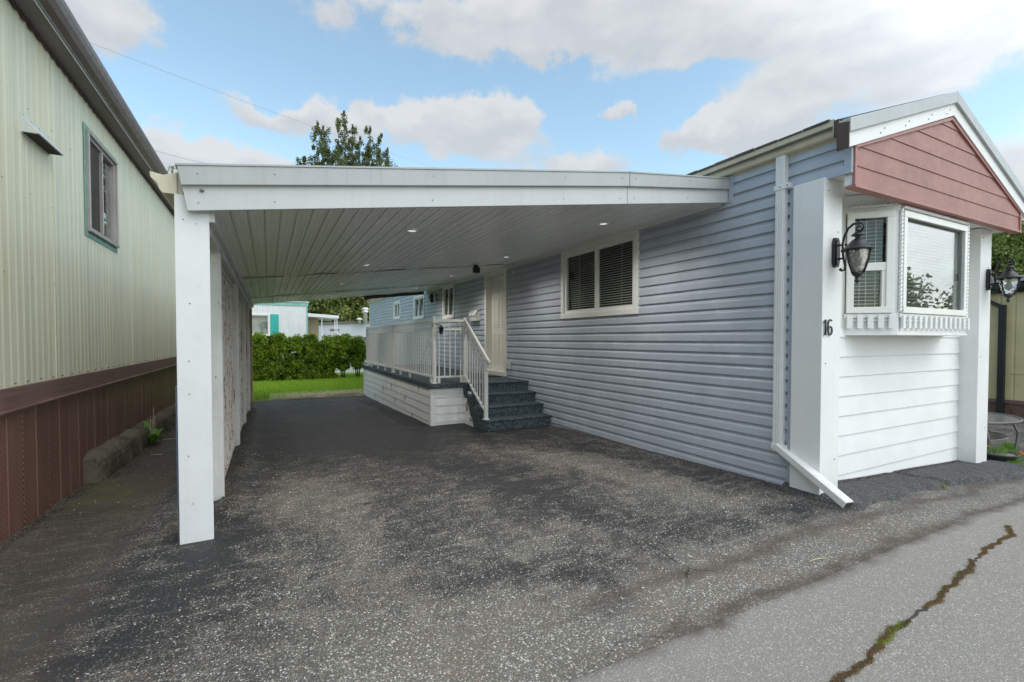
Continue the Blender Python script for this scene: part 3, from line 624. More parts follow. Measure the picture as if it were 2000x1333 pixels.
# gable box of red boards
GY = 2.0; GB = F((0, GY, 0), (1, 0, 0), (0, -1, 0)); SL = .352
xl = lambda z: 4.035 if z < 2.80 else 4.035 + (z - 2.80) / SL
xr = lambda z: 7.385 if z < 2.70 else 7.385 - (z - 2.70) / .387
m = MB(); z = 2.494; zpk = 3.355
while z < zpk - .01:
    z2 = min(z + .1555, zpk); cuts = [z] + [q for q in (2.70, 2.80) if z < q < z2] + [z2]
    for c, d in zip(cuts[:-1], cuts[1:]):
        fo = lambda t: .009 - .007 * (t - z) / .1555
        m.add([GB(xl(c + 1e-6), fo(c), c), GB(xr(c + 1e-6), fo(c), c), GB(xr(d - 1e-6), fo(d), d), GB(xl(d - 1e-6), fo(d), d)], [(0, 1, 2, 3)])
    if z2 < zpk: m.add([GB(xl(z2), .002, z2), GB(xr(z2), .002, z2), GB(xr(z2), .009, z2), GB(xl(z2), .009, z2)], [(0, 1, 2, 3)])
    z = z2
gb = m.build('gable', 'red', home, recalc=False)
m = MB().prism([(4.03, 2.50), (7.39, 2.50), (7.39, 2.70), (5.68, 3.36), (4.03, 2.80)], WF, 2.0005, 2.06); m.build('gable_side', 'trim', gb)
m = MB().box((4.02, 1.975, 2.475), (7.395, 2.05, 2.494)).box((4.02, 1.98, 2.494), (4.045, 2.002, 2.80)).box((7.37, 1.98, 2.494), (7.395, 2.002, 2.70)); m.build('gable_bottom_trim', 'red_trim', gb, bevel=.002)
m = MB()
def rake(mb, x0, z0, x1, z1, lo, hi, y0, y1):   # board following the slope from (x0,z0) to (x1,z1), between offsets lo, hi above the line
    mb.prism([(x0, z0 + lo), (x1, z1 + lo), (x1, z1 + hi), (x0, z0 + hi)], WF, y0, y1)
PK = (5.655, 3.355)
Lx, Lz = 3.885, 3.355 - SL * (5.655 - 3.885) - .005; Rx, Rz = 7.56, 3.355 - .387 * (7.56 - 5.655)
m = MB(); rake(m, 4.03, 2.80 - .02, PK[0], PK[1] - .012, -.006, .022, 1.978, 2.0); rake(m, PK[0], PK[1] - .012, 7.39, 2.70 - .012, -.006, .022, 1.978, 2.0); m.each('gable_edge_trim', 'red_trim', gb)
m = MB(); rake(m, Lx, Lz, PK[0], PK[1], .018, .135, 1.968, 2.0); rake(m, PK[0], PK[1], Rx, Rz, .018, .135, 1.968, 2.0); m.each('rake_board', 'white', home, bevel=.003)
m = MB(); rake(m, Lx - .01, Lz, PK[0], PK[1], .128, .232, 1.945, 2.03); rake(m, PK[0], PK[1], Rx + .02, Rz, .128, .232, 1.945, 2.03); m.each('rake_flashing', 'grey_metal', home, bevel=.004)
MB().prism([(1.95, 2.735), (2.035, 2.735), (2.035, 2.945), (1.95, 2.93)], F((0, 0, 0), (1, 0, 0), (0, 1, 0)), 3.862, 3.874, 's').build('rake_end', 'dark_brown', home)
m = MB()
for x in (4.35, 4.75, 5.15, 5.5): m.box((x, 1.963, PK[1] - SL * (PK[0] - x) + .05), (x + .008, 1.968, PK[1] - SL * (PK[0] - x) + .058)).box((x + .06, 1.963, PK[1] - SL * (PK[0] - x) + .10), (x + .068, 1.968, PK[1] - SL * (PK[0] - x) + .108))
m.each('nail', 'screw', home)
# bay window
bay = MB(); P4 = [(4.57, 2.35), (4.87, 2.05), (6.25, 2.05), (6.55, 2.35)]
def bayprism(mb, out, z0, z1):
    o = out; pts = [(4.57 - o * .9, 2.35), (4.87 - o * .414, 2.05 - o), (6.25 + o * .414, 2.05 - o), (6.55 + o * .9, 2.35)]
    vs = [(x, y, z) for z in (z0, z1) for x, y in pts]; mb.add(vs, [(0, 3, 2, 1), (4, 5, 6, 7)] + [(i, (i + 1) % 4, 4 + (i + 1) % 4, 4 + i) for i in range(4)])
bayprism(bay, .012, 1.335, 1.352); bayprism(bay, 0, 1.352, 1.53); bayprism(bay, 0.0, 2.42, 2.58)
S2 = math.sqrt(.5); BL = F((4.57, 2.35, 0), (S2, -S2, 0), (-S2, -S2, 0)); BFt = F((4.87, 2.05, 0), (1, 0, 0), (0, -1, 0)); BR = F((6.25, 2.05, 0), (S2, S2, 0), (S2, -S2, 0))
for fr, ln in ((BL, .424), (BFt, 1.38), (BR, .424)):
    for (a, b) in ((-.0, .03), (ln - .05, ln)): bay.box((a, -.05, 1.53), (b, .0, 2.42), fr)
bw = bay.build('bay_window', 'white', home, bevel=.003)
def bay_win(fr, s0, s1, vertical, blinds, glass, panes):
    z0, z1, cas, sash = 1.53, 2.42, .055, .045
    m = MB().box((s0, 0, z1 - cas), (s1, .03, z1), fr).box((s0, 0, z0), (s1, .032, z0 + cas), fr).box((s0, 0, z0 + cas), (s0 + cas, .028, z1 - cas), fr).box((s1 - cas, 0, z0 + cas), (s1, .028, z1 - cas), fr)
    a0, a1, b0, b1 = s0 + cas, s1 - cas, z0 + cas, z1 - cas
    if vertical:
        c = 1.94; m.box((a0, -.03, c - .035), (a1, .02, c + .035), fr); m.box((a1 - .03, -.03, b0), (a1, .015, c - .035), fr)
        H = [(a0, a1 - .03, b0, c - .035), (a0, a1, c + .035, b1)]
    else: H = [(a0, a1, b0, b1)]
    m.build('window_frame', 'trim', bw, bevel=.003)
    for (p, r, u, v) in H: MB().box((p, -.02, u), (r, -.015, v), fr).build('pane', glass, bw)
    bl = MB(); zz = b0; ang = R(20) if blinds == 'open' else R(66)
    while zz < b1:
        d = .016 if blinds == 'open' else .0175; dn, dz = d * math.cos(ang), d * math.sin(ang)
        bl.add([fr(a0 + .005, -.055 - dn, zz + dz), fr(a1 - .005, -.055 - dn, zz + dz), fr(a1 - .005, -.055 + dn, zz - dz), fr(a0 + .005, -.055 + dn, zz - dz)], [(0, 1, 2, 3)]); zz += .032 if blinds == 'open' else .03
    for t in (.25, .45, .75) if vertical else (.12, .5, .88): bl.box((a0 + (a1 - a0) * t - .0015, -.038, b0), (a0 + (a1 - a0) * t + .0015, -.036, b1), fr)
    bl.build('blind', 'blind', bw)
bay_win(BL, .035, .385, True, 'open', 'glass', 2); bay_win(BFt, .035, 1.30, False, 'closed', 'glass_sky', 1); bay_win(BR, .035, .385, True, 'open', 'glass', 2)
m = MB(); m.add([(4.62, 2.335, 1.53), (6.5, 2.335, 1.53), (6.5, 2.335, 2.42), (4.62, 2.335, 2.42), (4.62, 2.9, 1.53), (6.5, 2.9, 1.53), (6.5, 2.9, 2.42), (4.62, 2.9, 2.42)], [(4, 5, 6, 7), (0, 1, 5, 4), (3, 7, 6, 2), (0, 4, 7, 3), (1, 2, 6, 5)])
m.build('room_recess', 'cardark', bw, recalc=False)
# rope mouldings
def rope(mb, p, q, r=.013):
    p, q = Vector(p), Vector(q); n = max(2, int((q - p).length / .034)); d = (q - p).normalized(); side = d.cross(Vector((0, 0, 1)) if abs(d.z) < .9 else Vector((1, 0, 0))).normalized(); up2 = side.cross(d)
    for i in range(n):
        c = p + (q - p) * ((i + .5) / n); mb.tube([c - d * .022 - up2 * .010, c - d * .008 - up2 * .005, c + d * .008 + up2 * .005, c + d * .022 + up2 * .010], [.005, r, r, .005], 6)
for a_, b_ in ((BL(.05, .02, 2.47), BL(.36, .02, 2.47)), (BFt(.03, .02, 2.45), BFt(1.32, .02, 2.45)), (BFt(.008, .016, 1.54), BFt(.008, .016, 2.43)), (BFt(1.335, .016, 1.4), BFt(1.335, .016, 2.44))):
    m = MB(); rope(m, a_, b_); m.build('rope_moulding', 'white', bw)
m = MB()
for (fr, s0, s1, st) in ((BL, .02, .41, .078), (BFt, .01, 1.37, .1), (BR, .02, .41, .078)):
    m.box((s0, .0, 1.49), (s1, .018, 1.525), fr); s = s0 + .02
    while s < s1 - .03: m.box((s, .012, 1.395), (s + .042, .034, 1.512), fr); m.box((s + .042, .0, 1.462), (min(s + st, s1), .02, 1.472), fr); s += st
m.build('dentil', 'white', bw, bevel=.002)
# house number 16
def digit(pts, w=.018):
    m = MB(); y = 2.168 - .008
    m.tube([(3.976 + x, y, z) for x, z in pts[0]], pts[1], 8); return m
m = MB(); y = 2.156; Z0 = 1.335
one = [(3.956, Z0 + .096), (3.968, Z0 + .108), (3.976, Z0 + .122), (3.976, Z0 + .08), (3.977, Z0 + .006)]
m.tube([(x, y, z) for x, z in one], [.004, .006, .0072, .0072, .0072], 8); m.tube([(3.963, y, Z0 + .002), (3.990, y, Z0 + .002)], .005, 6)
m.build('house_number', 'iron_num', home)
m = MB(); six = []
for i in range(26):
    t = i / 25
    if t < .4:
        a = R(50 + 130 * t / .4); six.append((4.044 + .031 * math.cos(a), Z0 + .082 + .040 * math.sin(a)))
    else:
        a = R(180 + 352 * (t - .4) / .6); six.append((4.041 + .029 * math.cos(a), Z0 + .034 + .034 * math.sin(a)))
m.tube([(x, y, z) for x, z in six], [.005] + [.0068] * 24 + [.005], 8); m.build('house_number', 'iron_num', home)

# ------------------------------------------------------------------ wall lanterns
def lantern(x, ybase, zc, label):
    t = thing('wall_lantern', label, 'wall lantern', (x, ybase, zc), 'black scroll-arm lanterns on the white front columns')
    Y = lambda d: ybase - d
    pl = MB(); prof = [(-.038, -.075), (-.022, -.118), (.022, -.118), (.038, -.075), (.038, .075), (.022, .118), (-.022, .118), (-.038, .075)]
    pl.prism([(x + a, zc + b) for a, b in prof], WF, Y(.026), Y(.0)); pl.prism([(x + a * .72, zc + b * .86) for a, b in prof], WF, Y(.034), Y(.026)); pl.build('backplate', 'black_iron', t, bevel=.003)
    arm = []                                        # big sweeping arm ending in a spiral over the lamp
    for a, b in ((.048, -.135), (.058, -.155), (.078, -.15), (.085, -.12), (.072, -.06), (.062, 0), (.062, .06), (.075, .12), (.10, .175), (.14, .205), (.175, .205)): arm.append((x, Y(a), zc + b))
    for i in range(1, 15):
        th = R(90 - i * 32); rr = .036 * (1 - i / 18); arm.append((x, Y(.178 + rr * math.cos(th) + .004), zc + .168 + rr * math.sin(th)))
    am = MB(); am.tube(arm, [.007] * 2 + [.008] * 5 + [.0095] * 4 + [.008] * 8 + [.006] * 6, 8)
    am.tube([(x, Y(.03), zc + .055), (x, Y(.064), zc + .055)], .008, 8); am.tube([(x, Y(.03), zc - .055), (x, Y(.072), zc - .055)], .008, 8)
    am.lathe((x, Y(.088), zc + .052), [(.002, -.012), (.012, 0), (.002, .012)], 10); am.lathe((x, Y(.05), zc - .142), [(.002, -.014), (.014, 0), (.002, .014)], 10)
    am.build('arm', 'black_iron', t)
    c = (x, Y(.172), zc - .06); cap = MB()
    cap.lathe(c, [(.012, .20), (.03, .186), (.042, .176), (.046, .168), (.018, .16), (.02, .145), (.036, .135), (.058, .11), (.076, .085), (.098, .072), (.108, .062), (.108, .052), (.094, .05), (.02, .056)], 28)
    for i in range(28):
        a = 2 * math.pi * i / 28; cap.lathe((c[0] + .106 * math.cos(a), c[1] + .106 * math.sin(a), c[2] + .060), [(.001, -.005), (.005, 0), (.001, .005)], 6)
    cap.build('cap', 'black_iron', t)
    gl = MB(); gl.lathe(c, [(.074, .05), (.076, .03), (.070, -.01), (.058, -.06), (.042, -.105), (.030, -.122)], 28, 9, .02); gl.build('glass_shade', 'lamp_glass', t)
    rb = MB()
    for k in range(3):
        a = 2 * math.pi * k / 3 + R(35); ca, sa = math.cos(a), math.sin(a)
        rb.tube([(c[0] + r_ * ca, c[1] + r_ * sa, c[2] + h_) for r_, h_ in ((.082, .052), (.081, .02), (.072, -.03), (.056, -.085), (.040, -.128))], [.009, .009, .008, .007, .008], 8)
    rb.lathe(c, [(.026, -.115), (.036, -.122), (.036, -.138), (.024, -.150), (.012, -.158), (.010, -.170), (.018, -.180), (.018, -.190), (.006, -.202), (.002, -.21)], 18); rb.build('cage', 'black_iron', t)
    bb = MB(); bb.lathe(c, [(.012, .05), (.013, .0), (.02, -.01), (.024, -.035), (.016, -.06), (.004, -.068)], 14); bb.build('bulb', 'frosted', t)
    return t
lantern(4.105, 2.168, 2.005, 'black lantern with watered glass on the left column above the number 16')
lantern(7.13, 2.168, 1.965, 'black lantern with watered glass on the right column beyond the bay window')

# ------------------------------------------------------------------ carport
CP = thing('carport', 'white metal carport with ribbed ceiling attached to the blue home', 'carport', (-.42, 3.6, 0))
CZ = lambda x: 2.125 + .1222 * (x + .3)
FRX0, FRX1 = -.44, 4.0
FY = lambda x: 3.545 - (x + .44) * (3.545 - 3.085) / 4.44      # front fascia line in plan
def ceiling():
    joints = [None, 7.3, 10.65, 12.83]; out = []
    xsr = []; x = -.305; 
    while x < 3.99:
        xsr += [(x, 0), (x + .028, .0), (x + .030, .0022), (x + .034, .0022), (x + .036, 0), (x + .058, 0), (x + .060, .0022), (x + .064, .0022), (x + .066, 0), (x + .086, 0), (x + .088, .014), (x + .0985, .014), (x + .0995, 0)]; 
        x += .1
    xsr = [q for q in xsr if q[0] < 4.0]
    for k in range(3):
        V, Fc = [], []; y1 = joints[k + 1]; ny = 34
        for j in range(ny + 1):
            for (x, dz) in xsr:
                y0 = FY(x) + .03 if k == 0 else joints[k] - .03
                tt = j / ny; tt = tt ** .8 if k == 0 else tt; y = y0 + (y1 - y0) * tt
                e = math.exp(-((y - joints[k + 1]) / .55) ** 2) + (math.exp(-((y - joints[k]) / .5) ** 2) if k else 0)
                wv = e * .011 * math.sin(x * 9 + y * 5.5 + k) * math.sin(y * 7 + x * 2) + .0025 * math.sin(y * 3 + x * 6)
                V.append((x, y, CZ(x) + dz + wv + .004 * k - (.010 * (1 - tt) if k else 0) + (.0035 * (k + 1) * max(0, tt - .8))))
        nx = len(xsr)
        for j in range(ny):
            for i in range(nx - 1): a = j * nx + i; Fc.append((a, a + nx, a + nx + 1, a + 1))
        out.append(raw('ceiling_panel', V, Fc, 'ceiling', CP, False))
        if k < 2:
            m = MB()
            for i in range(0, nx - 1): pass
    return out
ceiling()
m = MB()                                            # dark lap joint where pans meet
for y in (7.3, 10.65):
    pts = [(x, y + .012 * math.sin(x * 5), CZ(x) + .0015 * math.sin(x * 31) - .004) for x in np.arange(-.3, 4.0, .1)]
    for a, b in zip(pts[:-1], pts[1:]): m.bar(a, b, .012, .004)
m.each('lap_joint', 'soffit_brown', CP, per=42)
m = MB(); m.add([(-.46, 3.56, 2.33), (4.0, 3.10, 2.83), (4.0, 12.85, 2.86), (-.46, 12.85, 2.33), (-.46, 3.56, 2.35), (4.0, 3.10, 2.85), (4.0, 12.85, 2.88), (-.46, 12.85, 2.35)], [(0, 3, 2, 1), (4, 5, 6, 7), (0, 1, 5, 4), (1, 2, 6, 5), (2, 3, 7, 6), (3, 0, 4, 7)])
m.build('roof_sheet', 'grey_metal', CP)
def fas(mb, z_bot, z_top, proud, th, xa=(-.485, -.44)):
    """fascia strip in plan along FY with a joint at x=2.85; z_* are functions of x"""
    X = [None, 2.83, 4.005]; 
    for (a, b) in ((0, 2.828), (2.832, 4.005)):
        if a == 0: A = [(xa[1], z_bot(xa[1])), (xa[0], z_top(xa[0]))]
        else: A = [(a, z_bot(a)), (a, z_top(a))]
        B = [(b, z_bot(b)), (b, z_top(b))]
        vs = []
        for d in (proud, proud - th):
            vs += [(A[0][0], FY(A[0][0]) - d, A[0][1]), (B[0][0], FY(B[0][0]) - d, B[0][1]), (B[1][0], FY(B[1][0]) - d, B[1][1]), (A[1][0], FY(A[1][0]) - d, A[1][1])]
        mb.add(vs, [(0, 1, 2, 3), (7, 6, 5, 4), (0, 4, 5, 1), (1, 5, 6, 2), (2, 6, 7, 3), (3, 7, 4, 0)])
zb = lambda x: 2.105 + (x + .44) * (2.50 - 2.105) / 3.29 if x < 2.85 else 2.50 + (x - 2.85) * .118
zt = lambda x: 2.372 + (x + .49) * (2.765 - 2.372) / 3.34 if x < 2.85 else 2.765 + (x - 2.85) * .078
zm = lambda x: zb(x) + .57 * (zt(x) - zb(x)) - .002
m = MB(); fas(m, zb, lambda x: zm(x) + .01, .0, .03, (-.468, -.44)); m.each('fascia', 'fascia', CP, bevel=.003)
m = MB(); fas(m, zm, zt, .028, .05, (-.488, -.468)); m.each('roof_edge_flashing', 'flashing', CP, bevel=.003)
m = MB(); fas(m, zt, lambda x: zt(x) + .012, .034, .30, (-.50, -.498)); m.each('drip_edge', 'grey_metal', CP)
m = MB()
for x in (-.38, .05, 1.1, 2.2, 2.75, 2.9, 3.5): 
    for zz, pr_ in ((zb(x) + .05, .0), (zm(x) + .07, .028)): m.lathe((x, FY(x) - pr_ - .002, zz), [(.001, -.004), (.0045, 0), (.001, .004)], 8)
m.lathe((-.36, FY(-.36) - .006, zb(-.36) + .125), [(.002, -.012), (.011, -.006), (.013, 0), (.011, .006), (.002, .012)], 14)
m.each('screw', 'screw', CP)
# cream gutter along the low edge
CGF = F((-.50, 0, 0), (0, 1, 0), (-1, 0, 0))
kp = [(0, 2.215), (.075, 2.215), (.09, 2.235), (.10, 2.27), (.135, 2.305), (.14, 2.335), (.128, 2.335), (.122, 2.31), (.09, 2.275), (.08, 2.24), (.07, 2.228), (.0, 2.228)]
cg = MB().prism(kp, CGF, 3.62, 12.9, 's'); cg = cg.build('gutter', 'cream', CP)
m = MB().prism([(0, 2.215), (.075, 2.215), (.09, 2.235), (.10, 2.27), (.135, 2.305), (.138, 2.338), (.07, 2.326), (.0, 2.352)], CGF, 3.605, 3.62, 's'); m.build('end_cap', 'cream', cg, bevel=.002)
m = MB().box((-.5, 3.62, 2.16), (-.47, 12.85, 2.36)); m.build('side_fascia', 'cream', CP)
# front post: an enamelled plate screwed over timber
m = MB().box((-.515, 3.598, -.05), (-.33, 3.612, 2.215)); fp = m.build('post', 'white_metal', CP, bevel=.002)
MB().box((-.50, 3.614, -.06), (-.345, 3.75, 2.12)).build('post_core', 'post_white', fp)
m = MB().box((-.527, 3.616, .25), (-.516, 3.74, 1.0)).box((-.523, 3.612, -.04), (-.517, 3.66, .25)); m.each('side_strip', 'dark_blue', fp)
m = MB()
for (x, z) in ((-.44, 1.53), (-.45, .95), (-.46, .55), (-.44, .24), (-.47, 2.06), (-.40, 2.04), (-.45, 1.16)): m.lathe((x, 3.597, z), [(.001, -.005), (.006, 0), (.001, .005)], 8)
m.each('screw', 'chrome', fp)
for i, y in enumerate((4.46, 6.86, 8.75, 10.7, 12.65)):
    zz = float(gz(-.38, y)); mt = 'post_wood' if i == 4 else 'post_white'
    m = MB().box((-.445, y, zz - .05), (-.335, y + .095, 2.03)).box((-.475, y + .095, zz - .03), (-.445, y + .14, 2.0)); m.build('post', mt, CP, bevel=.004)
m = MB().box((-.44, 3.76, 2.0), (-.335, 12.8, 2.115)).box((-.335, 3.6, 2.06), (-.30, 12.8, 2.135)); m.build('beam', 'post_white', CP)
ys_ = [3.77, 4.46, 6.86, 8.75, 10.7, 12.65]
for a, b in zip(ys_[1:-1], ys_[2:]):
    m = MB(); a += .12; b -= .01; z0, z1 = .02 + float(gz(0, a)), 1.98
    for sgn in (1, -1):
        k = a - (z1 - z0)
        while k < b:
            p = [k, z0] if sgn > 0 else [k, z1]; q = [k + (z1 - z0), z1] if sgn > 0 else [k + (z1 - z0), z0]
            t0 = max(0, (a - k) / (z1 - z0)); t1 = min(1, (b - k) / (z1 - z0))
            if t1 > t0:
                P0 = (-.40 + .006 * sgn, k + (z1 - z0) * t0, p[1] + (q[1] - p[1]) * t0); P1 = (-.40 + .006 * sgn, k + (z1 - z0) * t1, p[1] + (q[1] - p[1]) * t1)
                m.bar(P0, P1, .010, .036, up=(1, 0, 0)) if 0 else m.bar(P0, P1, .036, .009, up=(1, 0, 0))
            k += .105
    m.box((-.42, a, z0 - .02), (-.38, b, z0 + .03)).box((-.42, a, z1 - .04), (-.38, b, z1)).box((-.418, a, z0 + .03), (-.382, a + .03, z1 - .04)).box((-.418, b - .03, z0 + .03), (-.382, b, z1 - .04))
    m.build('lattice_panel', 'lattice', CP)
m = MB().box((2.28, 12.86, CZ(2.3) - .10), (3.93, 12.90, CZ(2.3) + .02))
m = MB(); vs = [(2.28, 12.86, CZ(2.28) - .07), (3.92, 12.86, CZ(3.92) - .07), (3.92, 12.86, CZ(3.92) + .02), (2.28, 12.86, CZ(2.28) + .02)]; vs += [(x, 12.93, z) for x, y, z in vs]
m.add(vs, [(0, 1, 2, 3), (7, 6, 5, 4), (0, 4, 5, 1), (1, 5, 6, 2), (2, 6, 7, 3), (3, 7, 4, 0)]); m.build('rear_fascia', 'dark_brown', CP)
m = MB()
pts = [(3.985, y, CZ(3.985) - .012) for y in (3.15, 12.8)]; m.bar(pts[0], pts[1], .035, .03); m.build('wall_trim', 'white', CP)
for (x, y) in ((1.19, 4.27), (3.24, 4.05), (1.19, 6.55), (3.22, 6.35), (1.19, 9.0), (3.22, 8.75), (1.19, 11.5), (3.24, 11.3)):
    z = CZ(x); m = MB(); m.lathe((x, y, z - .006), [(.062, .004), (.060, -.002), (.046, -.004), (.042, .002)], 24); dl = m.build('downlight', 'white', CP)
    MB().lathe((x, y, z - .004), [(.041, .0), (.041, .002), (.001, .0025)], 20).build('lens', 'lens_lit', dl)
    la = bpy.data.lights.new('downlight_lamp', 'SPOT'); la.energy = 25; la.spot_size = R(160); la.spot_blend = .9; la.shadow_soft_size = .05; la.color = (1, .96, .9)
    lo = bpy.data.objects.new('downlight_lamp', la); SC.collection.objects.link(lo); lo.location = (x, y, z - .02)

# ------------------------------------------------------------------ deck with steps and rail
DK = thing('deck', 'white boarded porch deck with blue carpet steps and white railing by the door', 'deck', (2.31, 7.2, float(gz(2.3, 7.2))))
DL = F((2.31, 0, 0), (0, 1, 0), (-1, 0, 0)); DF = F((0, 7.2, 0), (1, 0, 0), (0, -1, 0))
m = MB(); siding(m, DL, 7.2, 13.05, -.35, .50, .135, LAP, (), base=-.31); siding(m, DF, 2.31, 2.86, -.2, .50, .135, LAP, (), base=-.31)
m.box((2.30, 13.03, -.35), (4.0, 13.05, .5)); sk = m.build('skirt', 'white_lap', DK, recalc=False)
m = MB().box((2.288, 7.178, -.2), (2.375, 7.20, .505)).box((2.288, 7.20, -.2), (2.31, 7.27, .505)).box((2.28, 12.98, -.3), (2.31, 13.06, .505)); m.build('corner_board', 'white', sk, bevel=.002)
m = MB()
for (y, k) in ((8.3, 1), (9.6, 2), (10.7, 3), (9.9, 4), (11.6, 1), (8.8, 3), (7.9, 5)): m.box((y, .004, -.31 + .135 * k), (y + .006, .0175, -.31 + .135 * k + .13), DL)
m.each('board_joint', 'soffit_brown', sk)
m = MB().box((2.27, 7.14, .505), (4.0, 13.08, .585)); m.build('deck_floor', 'carpet', DK, bevel=.008)
risers = [(6.30, .09), (6.54, .255), (6.785, .42), (7.03, .585)]
for i, (y, z) in enumerate(risers):
    y1 = risers[i + 1][0] + .02 if i < 3 else 7.16; zb_ = float(gz(3, y)) - .05 if i == 0 else risers[i - 1][1] - .02
    m = MB().box((2.87, y, zb_), (3.99, y1, z - .028)).box((2.85, y - .025, z - .028), (4.0, y1, z)); m.build('step', 'carpet', DK, bevel=.01)
m = MB()
siding(m, F((2.868, 0, 0), (0, 1, 0), (-1, 0, 0)), 6.62, 7.19, -.12, .24, .135, LAP, (), base=-.31)
siding(m, F((2.868, 0, 0), (0, 1, 0), (-1, 0, 0)), 6.86, 7.19, .24, .46, .135, LAP, (), base=-.31); m.build('stair_side', 'white_lap', DK, recalc=False)
m = MB()                                             # carpet torn along the stair side
poly = [(6.27, .06), (6.52, .06), (6.52, .225), (6.76, .225), (6.76, .39), (7.0, .39), (7.0, .56), (7.16, .56), (7.16, .40), (7.08, .33), (7.03, .36), (6.98, .27), (6.93, .22), (6.88, .10), (6.80, .05), (6.74, -.06), (6.62, -.11), (6.27, -.11)]
m.prism([(y, z) for y, z in poly], F((2.850, 0, 0), (0, 1, 0), (-1, 0, 0)), .0, .008); m.build('carpet_edge', 'carpet', DK)
m = MB().prism([(7.02, .30), (7.08, .24), (7.05, .12), (6.99, .16)], F((2.852, 0, 0), (0, 1, 0), (-1, 0, 0)), .002, .007).prism([(6.86, .06), (6.92, .04), (6.9, -.02), (6.82, .0)], F((2.852, 0, 0), (0, 1, 0), (-1, 0, 0)), .002, .007); m.each('bare_wood_patch', 'post_wood', DK)
# railing: one part with posts, rails, balusters beneath it
ZD = .585
m = MB().box((2.35, 7.25, ZD + 1.0), (2.40, 13.0, ZD + 1.04)).box((2.365, 7.25, ZD + .86), (2.385, 13.0, ZD + .885)).box((2.36, 7.25, ZD + .085), (2.39, 13.0, ZD + .115))
m.box((2.40, 7.225, ZD + 1.0), (2.88, 7.265, ZD + 1.04)).box((2.40, 7.235, ZD + .86), (2.88, 7.255, ZD + .885)).box((2.40, 7.23, ZD + .085), (2.88, 7.26, ZD + .115))
rl = m.build('railing', 'rail', DK, bevel=.003)
A, B = Vector((2.90, 7.22, ZD + .99)), Vector((2.90, 6.33, .09 + .90 - .02))
m = MB().bar(A, B, .05, .04).bar(A + Vector((0, 0, -.14)), B + Vector((0, 0, -.14)), .022, .02).bar((2.90, 7.22, ZD + .10), (2.90, 6.40, .09 + .11), .03, .03); 
m.tube([A + Vector((-.0, .03, .035)), A + Vector((0, -.02, .03)), B + Vector((0, 0, .03)), B + Vector((0, -.06, .0)), B + Vector((0, -.06, -.05))], [.022, .024, .024, .024, .02], 10)
hr = m.build('stair_railing', 'rail', DK)
for (x, y, z0, z1, p) in ((2.375, 7.245, ZD, ZD + 1.075, rl), (2.90, 7.245, ZD, ZD + 1.06, rl), (2.375, 10.06, ZD, ZD + 1.0, rl), (2.375, 13.0, ZD, ZD + 1.04, rl), (2.90, 6.39, .09, .93, hr)):
    w = .026; m = MB().box((x - w, y - w, z0), (x + w, y + w, z1)).box((x - w - .004, y - w - .004, z1), (x + w + .004, y + w + .004, z1 + .012)).box((x - .045, y - .045, z0), (x + .045, y + .045, z0 + .008)); m.build('railing_post', 'rail', p, bevel=.002)
bal = MB().box((-.008, -.008, 0), (.008, .008, .75)); b0 = bal.build('baluster', 'rail', rl); b0.location = Vector((2.375, 7.36, ZD + .115)) - DK.location
def cp(o, parent, loc, scale=None):
    c = o.copy(); SC.collection.objects.link(c); c.parent = parent; c.location = Vector(loc) - DK.location
    if scale: c.scale = scale
    return c
m0 = b0.data; m0.transform(Matrix.Translation(DK.location)); 
for i in range(1, 51):
    y = 7.36 + i * .111
    if abs(y - 10.06) > .03: cp(b0, rl, (2.375, y, ZD + .115))
for i in range(5): cp(b0, rl, (2.455 + i * .093, 7.245, ZD + .115))
for i in range(7):
    t = (i + 1) / 8; y = 7.22 + (6.42 - 7.22) * t; zb2 = (ZD + .10) + ((.09 + .11) - (ZD + .10)) * t; zt2 = (ZD + .85) + (.83 - (ZD + .85)) * (t * (7.22 - 6.42) / (7.22 - 6.33))
    cp(b0, hr, (2.90, y, zb2), (1, 1, (zt2 - zb2) / .75))
m = MB()                                             # little feet below the lower rail
for y in (7.4, 8.7, 9.4, 10.8, 11.6, 12.4): m.box((2.36, y, ZD), (2.39, y + .04, ZD + .085))
m.box((2.43, 7.23, ZD), (2.47, 7.26, ZD + .085)).box((2.82, 7.23, ZD), (2.86, 7.26, ZD + .085)); m.each('railing_foot', 'rail', rl)
m = MB()                                             # scroll band: overlapping hoops between the two upper rails
def hoop(mb, c, d, r, zc):
    pts = [(c[0] + d[0] * r * math.cos(a), c[1] + d[1] * r * math.cos(a), zc + .052 * math.sin(a)) for a in [2 * math.pi * k / 12 for k in range(13)]]
    mb.tube(pts, .0042, 4, False)
for i in range(50): hoop(m, (2.375, 7.36 + .0555 + i * .111), (0, 1), .085, ZD + .94)
for i in range(5): hoop(m, (2.44 + .046 + i * .093, 7.245), (1, 0), .075, ZD + .94)
m.build('scroll_band', 'rail', rl)
m = MB()
for i in range(9):
    t = (i + .5) / 9; c = A.lerp(B, t) + Vector((0, 0, -.075)); pts = [(c.x, c.y + .06 * math.cos(a), c.z + .045 * math.sin(a) + .06 * math.cos(a) * .62) for a in [2 * math.pi * k / 12 for k in range(13)]]; m.tube(pts, .0042, 4, False)
m.build('scroll_band', 'rail', hr)
m = MB().box((3.98, 7.35, .59), (3.999, 7.8, .66)); 
